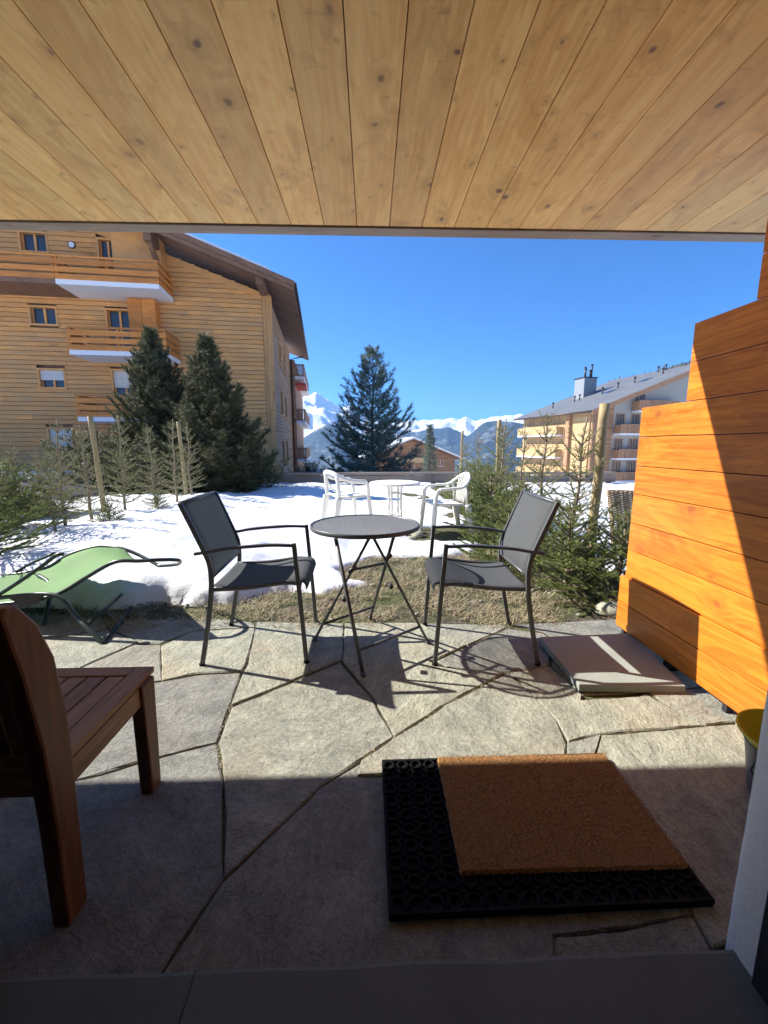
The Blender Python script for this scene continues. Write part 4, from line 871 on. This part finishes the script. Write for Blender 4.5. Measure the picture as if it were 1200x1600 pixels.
# ================================================================ conifers
def needles(mb,a,b,n,nl,nw,rn,lo=.0,ang=.9):
    d=b-a; L=d.length
    if L<1e-4: return
    d=d/L; u=d.cross(Vector((0,0,1))); 
    if u.length<.1: u=d.cross(Vector((1,0,0)))
    u.normalize(); v=d.cross(u); V=mb.v; Fc=mb.f
    for _ in range(n):
        t=rn.uniform(lo,1); th=rn.uniform(0,6.283); r=u*math.cos(th)+v*math.sin(th); l=nl*rn.uniform(.7,1.15)
        p=a+d*(L*t); s=d.cross(r)*(nw/2); e=p+(d*math.cos(ang)+r*math.sin(ang))*l
        k=len(V); V.append((p.x-s.x,p.y-s.y,p.z-s.z)); V.append((p.x+s.x,p.y+s.y,p.z+s.z)); V.append((e.x,e.y,e.z)); Fc.append((k,k+1,k+2))
def young(h,wid,dens,seed,lowdense=1.0,bare_top=.5):
    rn=random.Random(seed); T=MB(); N=MB()
    lean=Vector((rn.uniform(-.03,.03),rn.uniform(-.03,.03),0)); ax=lambda z: lean*(z/h)**2*h+Vector((.008*math.sin(z*9),.008*math.cos(z*7),z))
    pts=[ax(h*i/14) for i in range(15)]; T.tube(pts,[.020*(1-i/15)+.0045 for i in range(15)],6)
    needles(N,ax(h*.80),ax(h),int(170*bare_top*2),.019,.0048,rn,0,.7)
    z=.10*h
    while z<h*.94:
        f=z/h; nb=rn.choice((4,5,5,6)) if f>.45 else rn.choice((5,6,7)); a0=rn.uniform(0,6.28)
        for k in range(nb):
            az=a0+6.283*k/nb+rn.uniform(-.3,.3); L=(wid*(1-f)**.75+.11)*rn.uniform(.65,1.1); el=R(8+48*f+rn.uniform(-10,10)); 
            o=ax(z+rn.uniform(-.015,.015)); dr=Vector((math.cos(az)*math.cos(el),math.sin(az)*math.cos(el),math.sin(el)))
            tip=o+dr*L+Vector((0,0,.10*L)); mid=o+dr*L*.5-Vector((0,0,.03*L))
            T.tube([o,mid,tip],[.006,.0045,.0025],4,cap=False)
            dd=dens*(lowdense if f<.5 else 1)
            needles(N,o,mid,int(L*.5*330*dd*(.6 if f>.6 else 1)),.020,.0048,rn,.2); needles(N,mid,tip,int(L*.5*430*dd),.021,.0048,rn)
            nl=int(L/.06)
            for j in range(nl):
                t=.25+.70*j/max(1,nl); base=(o.lerp(mid,t*2) if t<.5 else mid.lerp(tip,t*2-1)); side=1 if j%2 else -1
                ll=L*(.50*(1-t)+.10)*rn.uniform(.7,1.2); 
                if f>.78 and rn.random()<.4: continue
                q=(dr*.75+Vector((-math.sin(az),math.cos(az),0))*side*.75+Vector((0,0,rn.uniform(-.1,.35)))).normalized()
                e=base+q*ll; T.tube([base,e],[.003,.002],3,cap=False); needles(N,base,e,int(ll*430*dd),.021,.0048,rn)
        # short internodal twigs
        for k in range(int(5*lowdense)):
            az=rn.uniform(0,6.28); zz=z+rn.uniform(.03,.12); L=(wid*.5*(1-f)+.05)*rn.uniform(.5,1); o=ax(min(zz,h)); e=o+Vector((math.cos(az),math.sin(az),.5)).normalized()*L
            T.tube([o,e],[.003,.002],3,cap=False); needles(N,o,e,int(L*300*dens),.020,.0048,rn)
        z+=rn.uniform(.10,.145)*(1 if f<.5 else 1.35)
    return T,N
def tree(name,label,T,N,nm,bm_,loc,rz,group,cat='tree',sc=1.0):
    t=thing(name,label,cat,loc,rz,group); t.scale=(sc,sc,sc)
    T.build('trunk',bm_,t,smooth=True); N.build('crown',nm,t); return t
protos=[]
YG='young spruces planted as a hedge along the terrace'
specs=[(1.55,.36,.78,21,1.0,.5),(1.62,.31,.62,22,.7,.4),(1.5,.42,.85,23,1.2,.5),(1.4,.28,.62,24,.8,.4)]
# (variant, x, y, scale, label)
RIGHT=[(2,1.84,3.62,1.02,'young spruce nearest the orange plank wall beside the thick post'),
 (0,1.93,4.55,1.04,'young spruce with spreading leader just behind the right armchair'),
 (1,2.02,5.45,1.0,'thin young spruce between the right armchair and the apartment block'),
 (2,2.0,6.3,1.02,'bushy young spruce beside the middle post of the right hedge'),
 (0,2.22,6.9,1.0,'young spruce right behind the middle post of the right hedge'),
 (3,2.08,7.9,1.05,'short young spruce behind the slatted plastic armchair'),
 (1,2.08,8.8,.98,'pale young spruce near the far end of the right hedge'),
 (0,2.15,9.7,.95,'young spruce at the far end of the right hedge by the fence')]
LEFT=[(1,-3.52,4.75,1.06,'gaunt young spruce with bent leader nearest the green lounger'),
 (3,-3.62,5.35,1.0,'young spruce in front of the white shutter left of the first post'),
 (0,-3.62,6.1,1.04,'full young spruce just right of the first left post'),
 (1,-3.52,6.75,1.02,'yellow green young spruce in front of the dark pines'),
 (1,-3.50,7.45,1.05,'slim young spruce with bare tips in front of the dark pines'),
 (3,-3.48,8.0,1.1,'small young spruce left of the second thin post'),
 (2,-4.15,4.9,.92,'low dense young spruce at the left picture edge'),
 (3,-4.75,6.0,.95,'small young spruce behind the row beside the chalet wall'),
 (2,-4.3,4.05,.72,'low bushy spruce beside the head of the green lounger'),
 (2,-3.3,4.3,.5,'knee high spruce in the shade behind the green lounger')]
first={}
rn=random.Random(77)
TOPS=[650,645,664,655,662,676,690,700, 655,664,650,662,655,660,690,700,800,800]
for (v_,x,y,s_,lb),ty in zip(RIGHT+LEFT,TOPS):
    z=snow_z(x,y)-.03; s_=(aY(600,ty,y).z-z)/specs[v_][0]
    if ty==800: s_=.6
    if v_ not in first:
        T,N=young(*specs[v_]); first[v_]=tree('young_spruce',lb,T,N,M['needle'],M['bark'],(x,y,z),rn.uniform(0,6.28),YG,sc=s_)
    else: dup(first[v_],(x,y,z),rn.uniform(0,6.28),lb,s_)
# the low bush at the foot of the first spruce
T,N=young(.72,.58,2.0,31,1.8,.8); b1=tree('spruce_bush','low dense spruce bush on the bare soil at the end of the plank wall',T,N,M['needle'],M['bark'],(1.62,3.22,-.02),.4,'low spruce bushes','bush')
for x,y,s_,lb in ((1.95,3.05,1.0,'low spruce bush tucked behind the end of the plank wall'),(1.34,3.95,.95,'low spruce bush behind the right armchair'),(1.72,4.6,1.1,'low spruce bush under the spreading spruce'),(1.66,5.5,1.2,'low spruce bush between the plastic chair and the right armchair'),(1.80,6.5,1.25,'low spruce bush beside the middle post'),(1.92,7.6,1.25,'low spruce bush right of the slatted plastic chair'),(-3.3,5.2,.42,'low spruce bush at the foot of the first left post'),(-3.9,4.55,.95,'low spruce bush in shade at the left edge'),(-3.3,6.4,.38,'small spruce bush on the snow right of the first left post'),(-3.45,3.75,.95,'large dark spruce bush at the left edge above the lounger'),(-4.2,4.7,1.0,'spruce bush in the shade behind the large dark bush')):
    dup(b1,(x,y,snow_z(x,y)-.03),rn.uniform(0,6.28),lb,s_)
for x,y,h,r,lb in ((2.03,3.62,1.56,.040,'thick round grey green post nearest the plank wall'),(2.12,6.85,1.62,.034,'middle round post of the right spruce hedge'),(2.25,10.2,1.55,.034,'farthest thin post of the right spruce hedge'),(-3.86,6.0,1.60,.034,'thick round post in the left spruce hedge'),(-3.72,8.35,1.66,.034,'thin round post in front of the dark pines')):
    m=MB(); n=12; m.tube([(0.004*math.sin(i),0.004*math.cos(i*1.3),-.2+(h+.2)*i/n) for i in range(n+1)],[r*(1+.03*math.sin(i*2.1)) for i in range(n+1)],14); o=m.build('hedge_post',M['post'],smooth=True,bevel=0)
    o.location=(x,y,0); o.rotation_euler=(R(rn.uniform(-.6,.6)),R(-1.6 if x<0 else .5),0); tag(o,lb,'post','round posts supporting the spruce hedges')
def big(h,prof,seed,nb,step,tl,tn,tw,el0,el1,lat=.34,taper=.09,tufts=.10,skip=.0,wild=.2):
    rn=random.Random(seed); T=MB(); N=MB(); T.tube([(.03*math.sin(i),.03*math.cos(i),h*i/10) for i in range(11)],[taper*(1-i/10.5) for i in range(11)],8)
    def tuft(p,d):
        u=d.cross(Vector((0,0,1))); 
        if u.length<.05: u=Vector((1,0,0))
        u.normalize(); v=d.cross(u); V=N.v
        for _ in range(tn):
            th=rn.uniform(0,6.28); r=u*math.cos(th)+v*math.sin(th); a=rn.uniform(.25,1.1); e=p+(d*math.cos(a)+r*math.sin(a))*tl*rn.uniform(.6,1.15); s=d.cross(r)*(tw/2)
            k=len(V); V+= [tuple(p-s),tuple(p+s),tuple(e)]; N.f.append((k,k+1,k+2))
    z=.04*h
    while z<h*.985:
        f=z/h; n=max(3,int(nb*(1-.45*f))); a0=rn.uniform(0,6.28)
        for k in range(n):
            if rn.random()<skip: continue
            az=a0+6.283*k/n+rn.uniform(-.35,.35); L=prof(f)*rn.uniform(1-wild*1.6,1+wild); el=R(el0+(el1-el0)*f+rn.uniform(-9,9))
            o=Vector((0,0,z)); dr=Vector((math.cos(az)*math.cos(el),math.sin(az)*math.cos(el),math.sin(el))); up=Vector((0,0,.22*L)); 
            P=[o,o+dr*L*.4-Vector((0,0,.03*L)),o+dr*L*.75+up*.15,o+dr*L+up]; T.tube(P,[.03*(1-f)+.008,.02*(1-f)+.006,.008,.004],4,cap=False)
            m_=max(3,int(L/tufts))
            for j in range(m_):
                t=.22+.78*(j+rn.random())/m_; q=t*3; i=min(2,int(q)); base=P[i].lerp(P[i+1],q-i); dj=(P[i+1]-P[i]).normalized(); tuft(base,dj)
                ll=L*lat*(1.05-t)*rn.uniform(.5,1.2)+tl*.5; sd=rn.choice((-1,1)); qd=(dj*.7+Vector((-math.sin(az),math.cos(az),0))*sd*.8+Vector((0,0,rn.uniform(-.15,.35)))).normalized()
                w_=0
                while w_<ll: w_+=tufts*.8; tuft(base+qd*w_,qd)
            tuft(P[3],(P[3]-P[2]).normalized())
        z+=step*rn.uniform(.75,1.25)*(1-.3*f)
    for i in range(8): tuft(Vector((0,0,h*(.93+.07*i/8))),Vector((0,0,1)))
    return T,N
pk=lambda f:1.25*min(1,(1-f)*1.7+.05)*(.92 if f<.12 else 1)
T1X=aY(235,520,10.9).x; T2X=aY(322,533,10.4).x
T,N=big(4.75,pk,41,12,.16,.125,12,.017,2,40,.34,.09,.072)
t1=tree('dark_pine','taller dark pine left of two in front of the timber chalet',T,N,M['needlebig'],M['bark2'],(T1X,10.9,-.25),0,'pair of dark pines before the chalet'); t1.scale=(.76,.76,.90)
T,N=big(4.6,lambda f:1.62*min(1,(1-f)*1.2+.04)**1.0*(1 if f>.1 else .9),42,13,.15,.125,12,.017,4,42,.34,.09,.072)
t2=tree('dark_pine','broad dark pine right of two with branches reaching over the snow',T,N,M['needlebig'],M['bark2'],(T2X,10.4,-.3),.5,'pair of dark pines before the chalet'); t2.scale=(.90,.90,.865)
T,N=big(7.75,lambda f:2.5*min(1,(1-f)**.82*1.12+.03),43,9,.36,.24,11,.026,4,44,.30,.13,.15,.06,.28)
tree('spruce','tall blue green spruce standing alone behind the fence',T,N,M['needleblue'],M['bark2'],(.12,22,-1.7),0,'conifers beyond the fence')
T,N=big(9.6,lambda f:1.35*((1-f)**.85)+.12,44,8,.42,.34,8,.05,-4,35,.3,.12,.24,0,.15)
tree('slender_spruce','slender narrow spruce in front of the small brown chalet',T,N,M['needleblue'],M['bark2'],(8.6,60,-5.6),0,'conifers beyond the fence')
# low dark junipers and willow hurdle behind the hedge
T,N=big(.9,lambda f:1.1*(1-f)**.5,45,9,.12,.11,7,.02,10,50,.34,.03,.10)
j1=tree('juniper','dark low juniper hanging over the snow at the foot of the pines',T,N,M['needlebig'],M['bark2'],(-3.3,11.6,.0),0,'dark low junipers','bush')
for x,y,s_,lb in ((-5.4,9.6,1.0,'dark low juniper under the left dark pine'),(-4.6,9.1,.8,'dark low juniper between the spruce row and the right dark pine'),(-6.6,10.2,1.2,'dark low juniper left of the dark pines'),(-2.0,13.4,.6,'low juniper behind the fence under the chalet corner')): dup(j1,(x,y,snow_z(x,y)-.05),rn.uniform(0,6),lb,s_)
wh=thing('willow_hurdle','leaning bundle of woven willow rods behind the plank wall','hurdle',(2.62,4.05,0),R(-20))
m=MB(); 
for i in range(9): m.tube(spline([(-.10+.07*i,0,.05),(-.14+.075*i,.02,.4),(-.2+.085*i,0,.75)],4),.007,5)
m.build('upright_rods',M['wicker'],wh,smooth=True)
m=MB()
for j in range(58):
    z=.08+.0117*j; sh=-.10-.10*(z/.75)**1.5; P=[(sh+.04*q,(.012 if (q+j)%2 else -.012),z) for q in range(18)]; m.tube(P,.006,4)
m.build('woven_rods',M['wicker'],wh,smooth=True)
lt=thing('leaning_boards','dark weathered boards leaning together behind the spruces at the left edge','boards',(-5.15,5.9,.05))
m=MB(); 
for i in range(5): m.bar((-.9+.34*i,-.1,-.1),(-.25+.1*i,.35,.66),.28,.02,(0,-1,.4))
for i in range(4): m.bar((.75-.12*i,-.15+.25*i,-.1),(.1,.3,.66),.22,.02,(.6,0,.6))
m.build('board',M['tarp'],lt)
m=MB(); pts=[[(-1.0+2.0*i/16,-.3+.9*j/6,.66-.55*abs(i/16-.5)*.9+.02*noise.noise(Vector((i*.6,j*.7,0)))-.0*j) for i in range(17)] for j in range(7)]; m.sheet(pts); m.build('tarpaulin',M['tarp'],lt,smooth=True,solid=.01)
gw=thing('garden_wall','low grey wall with snow capped coping before the left chalet','wall',(-8.8,12.6,-.05),R(4))
MB().box(-5,4.3,-.15,.15,-.6,.40).build('wall_face',M['concrete'],gw); MB().box(-5.05,4.35,-.19,.19,.401,.46).build('coping',M['metal'],gw,bevel=.01)
m=MB(); m.sheet([[(-5+9.3*i/60,-.17+.34*j/6,.462+.05*math.sin(math.pi*j/6)**.5*(.7+.4*noise.noise(Vector((i*.3,j*.2,2))))) for i in range(61)] for j in range(7)]); m.build('snow_cap',M['snow'],gw,smooth=True)
# ================================================================ mountains
ZT_=[0.0]
def mountain(name,prof,D0,D1,zf,mat,seed,rug,crest,nc=420,nr=54):
    px=np.array([p[0] for p in prof],float); py=np.array([p[1] for p in prof],float); cols=np.linspace(px[0],px[-1],nc); grid=[]
    for r_ in range(-6,nr+1):
        t=r_/nr; row=[]
        for c_ in cols:
            y=float(np.interp(c_,px,py)); rr=ray(c_,y); h=math.hypot(rr.x,rr.y); D=D0+(D1-D0)*t; q=_C+rr*(D0/h); zc=q.z
            ax_,ay_=rr.x/h,rr.y/h; X_,Y_=ax_*D,ay_*D
            zc+=crest*noise.fractal(Vector((ax_*D0*.012,ay_*D0*.012,seed)),.7,2.2,6)
            if t<0: z=zc+(t*nr)*22
            else:
                b=zc+(zf-zc)*(t**.85); env=min(1,t*7)*(1-t)**.6
                n=noise.ridged_multi_fractal(Vector((X_*.0035,Y_*.0035,seed)),.9,2.1,6,1.0,2.0)-1.1
                z=b+rug*n*env
            ZT_[0]=max(ZT_[0],z); row.append((X_,Y_,z))
        grid.append(row)
    return struct(MB().sheet(grid).build(name,mat,smooth=True))
mountain('snow_mountain',[(-500,690),(100,660),(300,650),(430,632),(470,622),(484,619),(493,613),(505,620),(520,630),(534,637),(548,634),(562,648),(600,664),(700,680),(800,690)],2600,1500,-130,M['mtn'],3.3,95,13)
mountain('far_snow_ridge',[(560,668),(600,664),(640,656),(655,657),(675,655),(690,656),(705,654),(716,656),(728,650),(745,655),(760,654),(780,651),(800,650),(815,648),(840,652),(900,655),(1100,660),(1500,665)],3300,2000,-130,M['mtn'],8.1,60,16)
mountain('forested_ridge',[(-500,740),(200,720),(400,706),(450,694),(475,684),(500,668),(514,661),(528,667),(550,690),(575,715),(620,745)],1700,1000,-130,M['mtnlow'],5.5,22,5)
mountain('forested_ridge',[(560,700),(600,682),(632,673),(650,675),(675,671),(700,667),(712,672),(735,684),(760,700),(800,720),(860,745)],2100,1300,-130,M['mtnlow'],6.7,26,5)
mountain('forested_ridge',[(640,752),(680,722),(700,704),(718,692),(735,679),(748,667),(760,660),(775,657),(800,658),(830,664),(900,680),(1100,700)],1500,800,-120,M['mtnlow'],9.7,18,4)
o=mountain('wooded_hill',[(860,700),(900,650),(940,603),(957,596),(985,590),(1010,586),(1040,577),(1060,570),(1078,566),(1200,545),(1600,520)],240,150,-40,M['mtnlow'],2.7,3,1.5,160,20)
# trees along the wooded hill's crest: far-off wood reading as one mass
N=MB(); rn=random.Random(9)
for k in range(420):
    c_=rn.uniform(940,1250); y=float(np.interp(c_,[940,957,985,1010,1040,1060,1078,1200,1600],[603,596,590,586,577,570,566,545,520])); rr=ray(c_,y); h=math.hypot(rr.x,rr.y); D=240-rn.uniform(0,12); q=_C+rr*(240/h); x,y_=rr.x/h*D,rr.y/h*D; H=rn.uniform(2.2,4.6); z0=q.z-2.0-(240-D)*.5
    for l in range(5):
        r=H*.2*(1-l/5.5); zz=z0+H*(.15+.17*l); P=[(x+r*rn.uniform(.6,1.2)*math.cos(a),y_+r*math.sin(a),zz) for a in (0,1.26,2.51,3.77,5.03)]; N.add(P+[(x,y_,zz+H*.3)],[(i,(i+1)%5,5) for i in range(5)])
o=N.build('distant_forest',M['needlebig']); tag(o,'dark conifer wood along the hill crest above the slate roof','forest',kind='stuff')
# ================================================================ haze
g=G('alpine_haze'); g.t.nodes.remove(g.b); pv=g.n('VolumePrincipled',{'Color':(.34,.60,1,1),'Density':.00023,'Anisotropy':.2}); g.t.links.new(pv.outputs[0],g.t.nodes['Material Output'].inputs['Volume'])
hz=MB().box(-3750,3750,-3750,3750,-230,ZT_[0]+3).build('haze',g.m); tag(hz,'thin blue air haze filling the valley','haze',kind='stuff')
